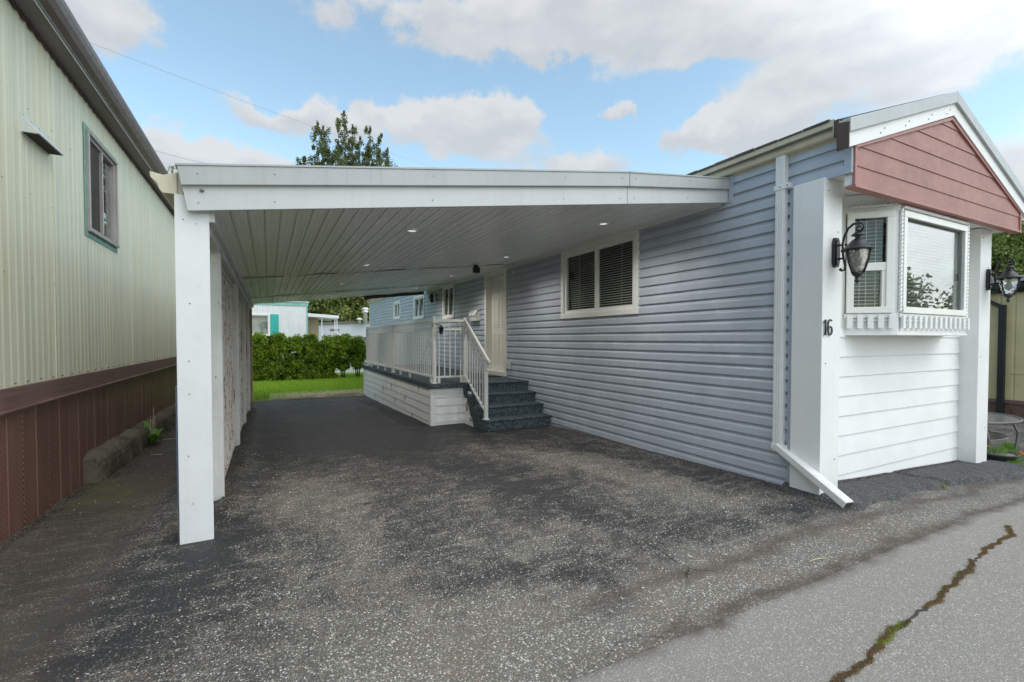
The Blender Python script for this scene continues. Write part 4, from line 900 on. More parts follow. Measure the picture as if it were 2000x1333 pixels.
# small things at the porch
ML = thing('mailbox', 'white wall mailbox with sloped lid left of the door', 'mailbox', (3.99, 9.27, 1.72))
m = MB().prism([(.018, 1.69), (.13, 1.69), (.13, 1.80), (.10, 1.90), (.018, 1.93)], SW, 9.10, 9.45, 's'); m.build('box', 'mail', ML, bevel=.004)
m = MB().prism([(.018, 1.935), (.105, 1.905), (.14, 1.80), (.148, 1.80), (.112, 1.915), (.018, 1.945)], SW, 9.085, 9.465, 's'); m.build('lid', 'mail', ML, bevel=.002)
m = MB()
for y in (9.2, 9.35): m.tube([(3.99, y, 1.69), (3.93, y, 1.66), (3.90, y, 1.62), (3.92, y, 1.60), (3.95, y, 1.62)], .004, 6)
m.build('hook', 'black_iron', ML)
CL = thing('coach_light', 'small black coach light under the ceiling between two windows', 'wall light', (3.99, 12.0, 2.40))
MB().box((11.93, .018, 2.30), (12.03, .035, 2.52), SW).build('backplate', 'black_iron', CL, bevel=.003)
m = MB().lathe((3.86, 11.98, 2.36), [(.004, .16), (.02, .14), (.075, .09), (.07, .08), (.055, .08), (.05, -.05), (.055, -.06), (.02, -.08), (.004, -.1)], 6); m.tube([(3.99, 11.98, 2.47), (3.92, 11.98, 2.55), (3.86, 11.98, 2.52)], .008, 6); m.build('lantern_body', 'black_iron', CL)
FL = thing('security_light', 'black square security light hanging from the carport ceiling near the door', 'security light', (3.08, 7.2, CZ(3.08)))
m = MB().box((3.05, 7.16, CZ(3.08) - .035), (3.11, 7.22, CZ(3.08) - .002)); m.build('mount', 'black', FL, bevel=.004)
m = MB().box((3.02, 7.12, CZ(3.08) - .14), (3.13, 7.19, CZ(3.08) - .035)); o = m.build('lamp_head', 'black', FL, bevel=.008)
RLt = thing('clip_lamp', 'small black lantern hooked on the deck rail corner post', 'lantern', (2.48, 7.2, 1.45))
m = MB().tube([(2.33, 7.16, 1.50), (2.31, 7.15, 1.545), (2.34, 7.16, 1.56), (2.40, 7.17, 1.53), (2.47, 7.18, 1.52)], .006, 6); m.build('hook', 'black_iron', RLt)
m = MB().lathe((2.465, 7.165, 1.44), [(.004, .085), (.012, .075), (.055, .04), (.05, .033), (.036, .03), (.028, -.05), (.032, -.056), (.01, -.065)], 6); m.build('lamp_body', 'black', RLt)
MT_ = thing('door_mat', 'dark doormat lying on the deck in front of the door', 'mat', (3.6, 8.3, .586))
m = MB().box((3.3, 7.95, .587), (3.93, 8.75, .600)); m.build('mat_pad', 'black', MT_)
o = MB().box((3.33, 7.98, .600), (3.90, 8.72, .604)).build('mat_pile', 'cardark', MT_)

# ------------------------------------------------------------------ left neighbour's home
NX = -1.55
NB = thing('neighbour_home', 'tall pale green corrugated metal home with brown skirting at far left', 'mobile home', (NX, 5, 0))
NW = F((NX, 0, 0), (0, 1, 0), (1, 0, 0))
m = MB(); prof = []; y = 1.0; openw = (5.93, 6.90, 2.35, 3.33)
m_v = []
ysn = []; 
while y < 13.4: ysn += [(y, 0), (y + .018, .0042), (y + .046, .0042), (y + .064, 0), (y + .083, .0010)]; y += .102
nx = len(ysn); V, Fc = [], []
for (yy, o_) in ysn: V += [NW(yy, o_, .97), NW(yy, o_, openw[2]), NW(yy, o_, openw[3]), NW(yy, o_, 3.62)]
for i in range(nx - 1):
    yc_ = (ysn[i][0] + ysn[i + 1][0]) / 2
    for k in range(3):
        if k == 1 and openw[0] < yc_ < openw[1]: continue
        Fc.append((i * 4 + k, (i + 1) * 4 + k, (i + 1) * 4 + k + 1, i * 4 + k + 1))
raw('metal_wall', V, Fc, 'corr', NB)
m = MB(); random.seed(3)
for i in range(46):
    yy = 4.2 + i * .21 + random.uniform(-.02, .02); m.lathe(NW(yy, .009, .995 + random.uniform(-.004, .004)), [(.001, -.005), (.0065 + random.random() * .004, 0), (.001, .005)], 7)
for k in range(3):
    for i in range(12): m.lathe(NW(4.3 + i * .41, .008, 1.75 + .62 * k), [(.001, -.003), (.0045, 0), (.001, .003)], 6)
m.each('rusty_screw', 'dark_brown', NB)
MB().box((1, .0, .83), (13.4, .022, .975), NW).build('skirt_band', 'band', NB, bevel=.002)
MB().box((1, .0, .815), (13.4, .045, .832), NW).build('drip_ledge', 'band', NB, bevel=.003)
m = MB(); y = 1.0
while y < 13.4:
    m.add([NW(y, -.004, -.4), NW(y + .006, -.02, -.4), NW(y + .02, -.004, -.4), NW(y + .22, -.004, -.4), NW(y, -.004, .82), NW(y + .006, -.02, .82), NW(y + .02, -.004, .82), NW(y + .22, -.004, .82)], [(0, 1, 5, 4), (1, 2, 6, 5), (2, 3, 7, 6)]); y += .22
m.build('skirt', 'skirt', NB, recalc=False)
# eave
m = MB(); y = 1.0; pts = []
while y < 13.4: pts.append((y, 3.60 + .012 * math.sin(y * 2 * math.pi / .13))); y += .0325
V, Fc = [], []
for (yy, z) in pts: V += [NW(yy, .014, z), NW(yy, .018, 3.66)]
for i in range(len(pts) - 1): Fc.append((2 * i, 2 * i + 2, 2 * i + 3, 2 * i + 1))
raw('scalloped_edge', V, Fc, 'dark_brown', NB)
m = MB().box((1, .0, 3.645), (13.4, .15, 3.66), NW); m.build('soffit', 'soffit_brown', NB)
gprof = [(.15, 3.635), (.165, 3.63), (.17, 3.645), (.215, 3.66), (.245, 3.69), (.26, 3.73), (.26, 3.77), (.248, 3.775), (.245, 3.74), (.235, 3.70), (.21, 3.675), (.15, 3.66)]
gg = MB().prism(gprof, NW, 1.0, 13.4, 's').build('gutter', 'brown_metal', NB)
MB().box((1, .150, 3.622), (13.4, .156, 3.640), NW).build('gutter_lip', 'frosted', gg)
m = MB(); m.add([NW(1, .17, 3.70), NW(13.4, .17, 3.70), NW(13.4, -2.2, 4.25), NW(1, -2.2, 4.25), NW(1, -4.5, 3.70), NW(13.4, -4.5, 3.70)], [(0, 1, 2, 3), (3, 2, 5, 4)]); m.build('roof', 'shingle', NB)
m = MB().box((13.37, -4.4, -.4), (13.4, -.03, 3.65), NW).box((1, -4.4, -.4), (13.4, -4.38, 3.65), NW); m.build('rear_wall', 'corr', NB)
m = MB()
for y in (3.9, 5.12, 7.55, 8.78, 10.0, 11.2): m.box((y, .003, .98), (y + .012, .0085, 3.60), NW)
m.each('sheet_seam', 'corr', NB)
w_ = win(NB, NW, 5.93, 6.90, 2.35, 3.33, cas=.03, sash=.028, blinds=None, trimmat='frame_bronze', depth=.1)
m = MB(); a, b, c, d = 5.88, 6.95, 2.30, 3.38
m.box((a, .006, c), (b, .0095, c + .055), NW).box((a, .006, d - .055), (b, .0095, d), NW).box((a, .006, c + .055), (a + .05, .0095, d - .055), NW).box((b - .05, .006, c + .055), (b, .0095, d - .055), NW); m.build('paint_border', 'teal_worn', w_)
m = MB().box((5.99, -.012, 2.41), (6.40, -.010, 3.27), NW); m.build('insect_screen', 'cardark', w_)
m = MB(); hood = [(0, 2.90), (.012, 2.90), (.10, 2.795), (.10, 2.785), (0, 2.785)]; m.prism(hood, NW, 4.60, 5.06, 's').box((4.585, .004, 2.775), (5.075, .010, 2.925), NW)
vn = m.build('wall_vent', 'frosted', NB, bevel=.002)
MB().box((4.615, .012, 2.780), (5.045, .09, 2.784), NW).build('vent_opening', 'cardark', vn)
m = MB()
for y in (4.62, 4.75, 4.88, 5.04): m.lathe(NW(y, .012, 2.912), [(.001, -.003), (.004, 0), (.001, .003)], 6)
m.each('screw', 'screw', vn)
# concrete footing beside the skirting
def kerb():
    V, Fc = [], []; n = 420; base = [(-1.60, -.1), (-1.42, -.1), (-1.41, -.03), (-1.405, .03), (-1.408, .09), (-1.41, .15), (-1.416, .20), (-1.435, .235), (-1.47, .252), (-1.52, .264), (-1.56, .272), (-1.60, .27)]
    k = len(base)
    for i in range(n + 1):
        y = 5.72 + (13.4 - 5.72) * (i / n); g0 = float(gz(-1.5, y)); e = max(0, 1 - (y - 5.72) / .12)
        for j, (x, z) in enumerate(base):
            q = .007 * math.sin(y * 23.1 + j) + .008 * math.sin(y * 9.7 + j * .7) + .006 * math.sin(y * 61 + j * 2.3) + random.uniform(-.006, .006)
            if 1 < j < 5: q -= .018 * max(0, math.sin(y * 5.1 + 1.3)) * (5 - j) / 3
            V.append((x + q * (0 if x < -1.59 else 1) - e * .05 * (1 if 0 < j < 8 else 0), y + random.uniform(-.004, .004), g0 + z + (q * .7 if j > 4 else 0) - e * .035 * (1 if j > 5 else 0)))
    for i in range(n):
        for j in range(k - 1): Fc.append((i * k + j, i * k + j + 1, (i + 1) * k + j + 1, (i + 1) * k + j))
    m = MB(); m.add(V, Fc + [tuple(range(k))[::-1]]); return m
kb = kerb().build('concrete_kerb', 'concrete'); tag(recenter(kb, (-1.5, 6, 0)), 'mossy broken concrete kerb along the brown skirting', 'kerb')

# ------------------------------------------------------------------ foliage
def leaf_cloud(centers, radii, counts, size, squash=1., shell=.5):
    Vs = []
    for (c, r, n) in zip(centers, radii, counts):
        d = rng.standard_normal((n, 3)); d /= np.linalg.norm(d, axis=1)[:, None]; rad = (shell + (1 - shell) * rng.random(n)) ** .6
        rr = np.array(r if hasattr(r, '__len__') else (r, r, r * squash)); Vs.append(np.array(c) + d * rr * rad[:, None])
    P_ = np.concatenate(Vs); n = len(P_)
    u = rng.standard_normal((n, 3)); u /= np.linalg.norm(u, axis=1)[:, None]; w = rng.standard_normal((n, 3)); w -= (w * u).sum(1)[:, None] * u; w /= np.linalg.norm(w, axis=1)[:, None]
    s = size * rng.uniform(.6, 1.3, n)[:, None]
    V = np.stack([P_ - u * s * .5, P_ + w * s * .28, P_ + u * s * .5, P_ - w * s * .28], 1).reshape(-1, 3)
    return V, np.arange(n * 4).reshape(n, 4)
def limbs(mb, base, top, r0, n, spread, h0=.25):
    base, top = Vector(base), Vector(top); tips = []
    mb.tube([base, base.lerp(top, .33) + Vector((random.uniform(-.1, .1), random.uniform(-.1, .1), 0)), base.lerp(top, .66), top], [r0, r0 * .75, r0 * .45, r0 * .12], 8)
    H_ = (top - base).length
    for i in range(n):
        t = h0 + (.95 - h0) * i / n; p = base.lerp(top, t); a = i * 2.4 + random.uniform(-.4, .4); L_ = spread * (1 - .65 * t) * random.uniform(.7, 1.15)
        q = p + Vector((math.cos(a) * L_ * .5, math.sin(a) * L_ * .5, L_ * .45)); e = p + Vector((math.cos(a) * L_, math.sin(a) * L_, L_ * 1.05)); r = r0 * (1 - t) * .42 + .01
        mb.tube([p, q, e], [r, r * .6, r * .15], 5); tips += [q.lerp(e, .2), q.lerp(e, .6), e]
    return tips
def tree(name, label, base, height, spread, nb, leaf, nl, mat='leaf_tree', cl=.12, h0=.3, group=None, cat='tree'):
    t = thing(name, label, cat, base, group); mb = MB(); tips = limbs(mb, base, (base[0], base[1], base[2] + height * .97), height * .016 + .05, nb, spread, h0)
    tips.append(Vector((base[0], base[1], base[2] + height * .95)))
    mb.build('trunk', 'bark', t); cs = [tuple(p + Vector((random.gauss(0, cl * spread * .4), random.gauss(0, cl * spread * .4), random.gauss(0, cl * spread * .3)))) for p in tips for _ in range(3)]
    rs = [spread * cl * random.uniform(.5, 1.3) for _ in cs]; k = max(4, nl // len(cs))
    V, Fq = leaf_cloud(cs, rs, [k] * len(cs), leaf, 1.1, .15); raw('crown', V, Fq, mat, t); return t
random.seed(11)
# big cottonwood rising behind the carport: fan of ascending limbs, ragged top
def cottonwood():
    base = (6.8, 45, -.4); t = thing('cottonwood_tree', 'tall airy tree with a fan of upright leafy limbs above the carport roof', 'tree', base); mb = MB(); b = Vector(base)
    mb.tube([b, b + Vector((0, 0, 6)), b + Vector((.1, 0, 11))], [.45, .34, .24], 8); cs, rs = [], []
    ends = [(-3.8, 17.2), (-3.0, 19.4), (-2.1, 21.0), (-1.2, 20.2), (-.5, 21.9), (.5, 21.6), (1.2, 20.6), (1.9, 21.2), (2.7, 20.3), (3.2, 19.0), (4.3, 17.9), (-3.4, 16.2), (.1, 19), (-1.8, 18.4), (2.2, 18.2), (-2.7, 20.6), (-4.6, 15.9), (-4.1, 17.0), (-4.4, 16.4), (4.9, 16.0), (4.0, 17.4), (-1.0, 18.8), (1.4, 18.9), (3.2, 17.2)]
    for (x, z) in ends:
        y = random.uniform(-1.8, 1.8); s = b + Vector((0, 0, random.uniform(8, 11))); e = b + Vector((x, y, z + .2)); mid = s.lerp(e, .5) + Vector((x * .22, 0, -.3))
        pts = [s, s.lerp(mid, .5), mid, mid.lerp(e, .5), e]; mb.tube(pts, [.13, .10, .07, .04, .012], 5)
        for k in range(24):
            tt = .30 + .70 * k / 23; p = mid.lerp(e, (tt - .3) / .7) if tt > .3 else mid; w = .85 * (1.15 - tt * .70)
            cs.append(tuple(p + Vector((random.gauss(0, w * .55), random.gauss(0, w * .6), random.gauss(0, .25))))); rs.append((random.uniform(.16, .36), random.uniform(.2, .4), random.uniform(.22, .48)))
        cs.append(tuple(e)); rs.append((.13, .13, .35))
    for k in range(260):
        a = random.uniform(0, 6.28); r = random.uniform(.3, 3.9); cs.append((base[0] + r * math.cos(a), base[1] + r * math.sin(a), random.uniform(11, 18.0))); rs.append((.45, .45, .5))
    mb.build('trunk', 'bark', t); V, Fq = leaf_cloud(cs, rs, [62] * len(cs), .165, 1, .1); raw('crown', V, Fq, 'leaf_tree', t)
cottonwood()
tree('poplar_tree', 'slim tree top just above the roof edge, left one of a pair', (-1.1, 30, -.4), 11.55, 1.3, 16, .10, 4200, cl=.22, group='slim tree tops behind the carport roof')
tree('poplar_tree', 'slim tree top just above the roof edge, right one of a pair', (-.33, 30, -.4), 11.6, 1.3, 16, .10, 4200, cl=.22, group='slim tree tops behind the carport roof')
tree('spruce_tree', 'thin dark tree tip between brown gutter and carport', (-4.35, 30, -.4), 11.1, 1.2, 14, .10, 3000, cl=.22)
# hedge
for i in range(8):
    x = -.85 + i * .60; y = 20.5 + random.uniform(-.08, .08); g0 = float(LZ(x, y)); h = [1.80, 1.86, 1.92, 1.78, 1.88, 1.80, 1.86, 1.72][i]; w = .385 if i < 7 else .35
    lab = ['cedar shrub at the left end of the hedge beside the tan post', 'second cedar shrub from the left in the hedge', 'third cedar shrub from the left, below the turquoise shutter', 'fourth cedar shrub from the left in the hedge', 'fifth cedar shrub from the left, below the turquoise house corner', 'third cedar shrub from the right end of the hedge', 'second cedar shrub from the right, with bare stem showing', 'rounded cedar shrub at the right end of the hedge next to the deck'][i]
    t = thing('cedar_shrub', lab, 'hedge shrub', (x, y, g0), 'clipped cedars forming the hedge'); cs, rs, ns = [], [], []
    lo = .10 if i < 6 else .42
    for k in range(105):
        a = random.uniform(0, 6.28); zz = lo + (h - lo - .12) * random.random() ** .9; ww = w * (1 - .62 * max(0, (zz / h - .6) / .4) ** 2) * (1 - .25 * max(0, .35 - zz / h)) * (1 if i < 6 else min(1, .45 + (zz - lo) * 1.0)); r = ww * random.uniform(.35, .95)
        cs.append((x + r * math.cos(a), y + r * math.sin(a) * .9, g0 + zz)); q = random.uniform(.10, .19); rs.append((q, q, q * 1.15)); ns.append(95)
    V, Fq = leaf_cloud(cs, rs, ns, .08, 1, .35); raw('foliage', V, Fq, 'leaf_hedge', t)
    mb = MB()
    for k in range(3): mb.tube([(x + (k - 1) * .05, y, g0 - .02), (x + (k - 1) * .09, y, g0 + .5), (x + (k - 1) * .12, y, g0 + 1.1)], [.03, .024, .01], 6)
    mb.build('stem', 'bark', t)
# weed by the kerb
def weed():
    bx, by = -1.375, 7.62; bz = float(gz(bx, by)); t = thing('weed', 'leafy green dandelion growing against the concrete kerb', 'weed', (bx, by, bz)); m = MB()
    for i in range(26):
        a = random.uniform(0, 6.28); L_ = random.uniform(.12, .27); up = random.uniform(.5, 1.3); p = Vector((bx, by, bz)); N_ = 6; prev = None; vs = []
        for j in range(N_ + 1):
            s = j / N_; r = L_ * s; hgt = L_ * up * math.sin(min(1.6, s * 1.9)) * .9; w = .030 * math.sin(math.pi * min(1, s * .88 + .08)) * (1 + .35 * (j % 2)); c = p + Vector((math.cos(a) * r, math.sin(a) * r, hgt + .01)); sdv = Vector((-math.sin(a), math.cos(a), 0)) * w
            vs += [c - sdv, c + Vector((0, 0, -.006)), c + sdv]
        m.add(vs, [q for j in range(N_) for q in ((j * 3, j * 3 + 1, j * 3 + 4, j * 3 + 3), (j * 3 + 1, j * 3 + 2, j * 3 + 5, j * 3 + 4))])
    m.build('leaves', 'leaf_weed', t, recalc=False); m = MB(); hd = MB()
    for (dx, dy, h) in ((.02, .03, .50), (.05, -.04, .42), (-.02, .05, .36)):
        m.tube([(bx, by, bz), (bx + dx * .5, by + dy * .5, bz + h * .5), (bx + dx, by + dy, bz + h)], .003, 5); hd.lathe((bx + dx, by + dy, bz + h), [(.002, -.01), (.012, 0), (.012, .01), (.003, .018)], 8)
    m.build('stalk', 'straw', t); hd.build('seed_head', 'dry_grass', t)
weed()
# grass in the road crack, weeds by the apron
crack = [(4.62, 1.26), (4.53, 1.234), (4.36, 1.18), (4.08, 1.18), (3.71, 1.152), (3.47, 1.106), (3.12, 1.075), (3.0, 1.054), (2.59, 1.032), (2.36, 1.024), (2.15, .973), (2.01, .979), (1.91, .967), (1.7, .95)]
def along(poly, n, jitter, wts=None):
    P_ = np.array(poly); d = np.linalg.norm(np.diff(P_, axis=0), axis=1); L_ = np.concatenate([[0], np.cumsum(d)]); s = rng.random(n) * L_[-1]; x = np.interp(s, L_, P_[:, 0]); y = np.interp(s, L_, P_[:, 1])
    k = .5 + .5 * np.sin(s * 9) * np.sin(s * 3.3 + 1); y += .007 * np.sin(s * 21) + .005 * np.sin(s * 47) ; return x + rng.normal(0, jitter, n) * (.4 + k), y + rng.normal(0, jitter, n) * (.3 + k), k
m = MB(); P_ = np.array(crack); pts = []
for i in range(len(crack) - 1):
    for k in range(8): t_ = k / 8; s = i + t_; x = crack[i][0] * (1 - t_) + crack[i + 1][0] * t_; y = crack[i][1] * (1 - t_) + crack[i + 1][1] * t_ + random.uniform(-.012, .012); pts.append((x, y, float(gz(x, y) + lump(x, y) * .6) + .0005))
for a, b in zip(pts[:-1], pts[1:]): m.bar(a, b, random.uniform(.005, .013), .004)
o = m.build('road_crack', 'crack_dirt'); struct(o)
x, y, k = along(crack, 19000, .0085); o = blades('crack_grass', np.stack([x, y, gz(x, y) + lump(x, y) * .6], 1)[k > .2], .0065, .0014, 'dry_grass'); tag(o, 'dry brown grass growing along the road crack', 'grass', kind='stuff')
x, y, k = along([(2.6, 1.035), (2.3, 1.01), (2.05, .975), (1.85, .96)], 1100, .006); o = blades('crack_grass', np.stack([x, y, gz(x, y) + lump(x, y) * .6], 1)[k > .6], .009, .0014, 'grass'); tag(o, 'green tufts in the near end of the road crack', 'grass', kind='stuff')
x, y, k = along([(5.50, 2.22), (5.52, 2.05), (5.45, 1.86), (5.36, 1.70), (5.3, 1.5), (5.28, 1.36), (5.25, 1.2)], 2600, .010); o = blades('weed_strip', np.stack([x, y, gz(x, y) + lump(x, y) * .6 + .01], 1)[k > .55], .016, .002, 'grass'); tag(o, 'green weeds in the joint of the pavement below the bay window', 'weeds', kind='stuff')
x, y, k = along([(7.4, 1.95), (7.9, 2.15), (8.6, 2.35), (9.5, 2.6)], 1600, .04); o = blades('weed_strip', np.stack([x, y, gz(x, y) + .0], 1), .07, .004, 'leaf_weed'); tag(o, 'green weeds around the flowers beyond the right column', 'weeds', kind='stuff')
# debris
V = []; nn = 150
for i in range(nn):
    if i < 70: x, y = random.gauss(.02, .28), random.uniform(3.9, 6.4)
    elif i < 120: x, y = random.uniform(-1.4, -.6), random.uniform(4.6, 8)
    else: x, y = random.uniform(1.5, 4), random.uniform(1.5, 2.4)
    z = float(gz(x, y) + lump(x, y) * .6) + .006; a = random.uniform(0, 3.14); s = random.uniform(.005, .012); c, d = math.cos(a) * s, math.sin(a) * s
    V += [(x - c, y - d, z), (x + d * .6, y - c * .6, z + .003), (x + c, y + d, z + .001), (x - d * .6, y + c * .6, z + .002)]
o = raw('fallen_petals', V, np.arange(nn * 4).reshape(nn, 4), 'petal'); tag(o, 'pale fallen petals scattered on the asphalt', 'petals', kind='stuff')
for (p, q, r, lab) in (((2.76, 1.57), (2.90, 1.55), .004, 'pale dry straw lying on the asphalt near the street'), ((-1.26, 6.90), (-1.14, 6.86), .006, 'short white stick on the ground by the front carport post'), ((-1.3, 7.95), (-.55, 7.9), .007, 'long thin stick lying beside the green weed')):
    z = lambda u: float(gz(*u) + lump(*u) * .6) + .008
    o = MB().tube([(p[0], p[1], z(p)), ((p[0] + q[0]) / 2, (p[1] + q[1]) / 2 + .006, z(p) + .004), (q[0], q[1], z(q))], [r, r * .9, r * .6], 6).build('twig', 'straw'); tag(recenter(o, (p[0], p[1], z(p))), lab, 'twig')

def grit(name, label, pts, size, mat):
    pts = np.array(pts); V, Fq = leaf_cloud([tuple(p) for p in pts], [.004] * len(pts), [3] * len(pts), size, 1, .2); o = raw(name, V, Fq, mat); tag(o, label, 'grit', kind='stuff')
gp = []
for i in range(2600):
    y = random.uniform(2.45, 6.3); x = 4.0 - abs(random.gauss(0, .035)); gp.append((x, y, float(gz(x, y) + lump(x, y) * .6) + .004))
for i in range(900): x = random.uniform(4.25, 6.9); y = 2.30 - abs(random.gauss(0, .012)); gp.append((x, y, float(apron_z(np.array(x), np.array(y))) + .004))
grit('dirt_line', 'dark grit gathered along the foot of the blue and white walls', gp, .011, 'soffit_brown')
gp = []
for i in range(2200):
    y = random.uniform(4.2, 12); x = -1.40 + abs(random.gauss(0, .07)) if y > 5.7 else -1.53 + abs(random.gauss(0, .05)); gp.append((x, y, float(gz(x, y) + lump(x, y) * .6) + .006))
for i in range(1500): y = random.uniform(3.8, 11); x = random.gauss(-.28, .05); gp.append((x, y, float(drive_z(np.array(x), np.array(y))) + .004))
grit('loose_gravel', 'loose grit along the brown skirting and the carport posts', gp, .012, 'concrete')
# ------------------------------------------------------------------ homes beyond the hedge
def panel_wall(name, parent, fr, s0, s1, z0, z1, pitch, mat, ops=(), amp=.006):
    V, Fc = [], []; s = s0; cols = []
    while s < s1: cols += [(s, 0), (s + pitch * .8, 0), (s + pitch * .86, -amp), (s + pitch * .94, -amp)]; s += pitch
    cols = [c for c in cols if c[0] < s1] + [(s1, 0)]; zs = sorted({z0, z1, *[q for o in ops for q in o[2:]]})
    for (s, o_) in cols: V += [fr(s, o_, z) for z in zs]
    k = len(zs)
    for i in range(len(cols) - 1):
        c = (cols[i][0] + cols[i + 1][0]) / 2
        for j in range(k - 1):
            zc = (zs[j] + zs[j + 1]) / 2
            if any(a < c < b and u < zc < v for a, b, u, v in ops): continue
            Fc.append((i * k + j, (i + 1) * k + j, (i + 1) * k + j + 1, i * k + j + 1))
    return raw(name, V, Fc, mat, parent)
TY = 23.0; TH = thing('far_home', 'white metal home with turquoise shutter and trim behind the hedge', 'mobile home', (-1.5, TY, -.4)); TF = F((0, TY, 0), (1, 0, 0), (0, -1, 0))
panel_wall('front_wall', TH, TF, -5, 1.57, -.5, 2.83, .2, 'far_white', [(-.95, -.0, 1.50, 2.34)])
MB().box((1.555, -8, -.5), (1.57, -.002, 2.83), TF).box((-5, -8, -.5), (-4.98, -.002, 2.83), TF).build('end_wall', 'far_white', TH)
m = MB(); m.prism([(-5, 2.76), (-.9, 2.80), (.3, 2.80), (1.62, 2.79), (1.64, 2.93), (1.5, 2.97), (-5, 2.97)], TF, .0, .03); m.box((1.545, 0, -.4), (1.60, .03, 2.79), TF); m.each('fascia', 'teal_pale', TH)
MB().box((-5.05, -8, 2.95), (1.66, .06, 3.0), TF).build('roof', 'far_grey', TH)
win(TH, TF, -1.0, .08, 1.44, 2.40, cas=.06, panes=1, blinds=None, shade='curtain', depth=.01, sash=.03)
sh = MB().box((.09, .0, 1.40), (.42, .03, 2.40), TF)
for i in range(3): sh.box((.11 + i * .105, .03, 1.42), (.11 + i * .105 + .085, .036, 2.38), TF)
sh.build('shutter', 'teal', TH)
BH = thing('annex', 'beige panelled annex with white canopy beside the turquoise trimmed home', 'annex', (2.0, 26, -.4)); BF = F((0, 26, 0), (1, 0, 0), (0, -1, 0))
panel_wall('front_wall', BH, BF, 1.5, 2.32, -.5, 2.40, .1, 'beige'); MB().box((2.305, -4, -.5), (2.32, -.002, 2.4), BF).build('end_wall', 'beige', BH)
m = MB().prism([(1.5, 2.44), (3.2, 2.36), (3.2, 2.50), (1.5, 2.60)], BF, -3, .9); m.build('canopy', 'far_white', BH)
for x in (2.40, 3.02, 3.12): MB().box((x - .02, .75, -.5), (x + .02, .79, 2.42), BF).build('canopy_post', 'far_white', BH)
GH = thing('grey_home', 'long pale grey flat-roofed home with a round roof flue', 'mobile home', (5, 34, -.4)); GF2 = F((0, 34, 0), (1, 0, 0), (0, -1, 0))
m = MB().prism([(2.9, -.5), (14, -.5), (14, 2.95), (2.9, 2.30)], GF2, -8, 0); m.build('wall', 'far_grey', GH)
m = MB().prism([(2.8, 2.30), (14.1, 2.96), (14.1, 3.06), (2.8, 2.40)], GF2, -8, .15); m.build('roof_edge', 'soffit_brown', GH)
m = MB().lathe((6.03, 33.6, 2.4), [(.13, 0), (.13, .75), (.20, .76), (.20, .85), (.13, .87), (.21, .95), (.21, 1.08), (.05, 1.12)], 16); m.build('flue', 'far_white', GH)
m = MB().lathe((5.62, 33.6, 2.42), [(.1, 0), (.1, .2), (.2, .22), (.2, .3), (.05, .36)], 12); m.build('roof_vent', 'far_white', GH)
MB().box((3.75, .0, 1.85), (4.35, .02, 2.02), GF2).build('wall_vent', 'soffit_brown', GH)
SH = thing('shed', 'small white gabled shed behind the hedge near the deck', 'shed', (3.39, 24, -.4)); SF = F((0, 24, 0), (1, 0, 0), (0, -1, 0))
m = MB().prism([(2.42, -.5), (4.34, -.5), (4.34, 1.17), (3.39, 1.51), (2.42, 1.17)], SF, -2.4, 0); m.build('wall', 'far_white', SH)
for sx, x1 in ((1, 4.42), (-1, 2.34)):
    m = MB().prism([(3.39, 1.56), (x1, 1.19), (x1, 1.14), (3.39, 1.50)], SF, -2.6, .12); m.build('roof_panel', 'far_white', SH)
m = MB().prism([(3.39, 1.575), (4.44, 1.20), (4.44, 1.175), (3.39, 1.55)], SF, .12, .14).prism([(3.39, 1.575), (2.32, 1.20), (2.32, 1.175), (3.39, 1.55)], SF, .12, .14); m.each('barge_board', 'far_grey', SH)
# wooded slope far behind
sheet('hill', np.arange(-80, 90, 4.), np.arange(50, 120, 4.), lambda x, y: -1 + 11 * np.clip((y - 50) / 14, 0, 1) + .8 * np.sin(x * .4) * np.sin(y * .3), 'hillside')
cs, rs, ns = [], [], []
for i in range(420):
    x = random.uniform(-10, 26); y = random.uniform(43.6, 56); h = random.uniform(.5, 9); r = random.uniform(1.0, 2.0); cs.append((x, y, h)); rs.append((r, r, r * 1.1)); ns.append(330)
for i in range(60):
    r = random.uniform(.8, 1.3); cs.append((random.uniform(4.2, 9.5), random.uniform(42.6, 44), random.uniform(.3, 9))); rs.append((r, r, r)); ns.append(330)
V, Fq = leaf_cloud(cs, rs, ns, .36, 1, .3); o = raw('forest', V, Fq, 'leaf_forest'); tag(o, 'dense green wooded slope far behind the homes', 'woodland', kind='stuff')
m = MB()
for i in range(14):
    x = random.uniform(1, 12); y = random.uniform(43, 43.6); m.tube([(x, y, -.4), (x + random.uniform(-.6, .6), y, 4), (x + random.uniform(-1.5, 1.5), y, 8)], [.09, .06, .02], 5)
o = m.build('forest_trunks', 'bark'); tag(o, 'thin bare stems along the edge of the wooded slope', 'woodland', kind='stuff')

# ------------------------------------------------------------------ right-hand neighbour
RX = 13.0; RN = thing('yellow_home', 'pale yellow metal home with black gutter and brown skirting at far right', 'mobile home', (RX, 5, -.4)); RF = F((RX, 0, 0), (0, 1, 0), (-1, 0, 0))
panel_wall('metal_wall', RN, RF, 2.3, 14, .05, 2.25, .21, 'yellow', amp=.012)
MB().box((2.3, .0, .62), (14, .010, .645), RF).build('belt_strip', 'yellow', RN)
m = MB(); 
y = 2.3
while y < 14: m.box((y, -.02, -.6), (y + .2, .0, .04), RF); y += .21
m.build('skirt', 'skirt', RN); MB().box((2.3, .0, .03), (14, .03, .10), RF).build('skirt_band', 'band', RN)
MB().box((2.2, -4, 2.22), (14, .0, 2.26), RF).build('soffit', 'soffit_brown', RN)
m = MB().prism([(0, 2.22), (.10, 2.22), (.16, 2.30), (.17, 2.40), (.0, 2.40)], RF, 2.2, 14, 's'); m.build('gutter', 'black', RN, bevel=.01)
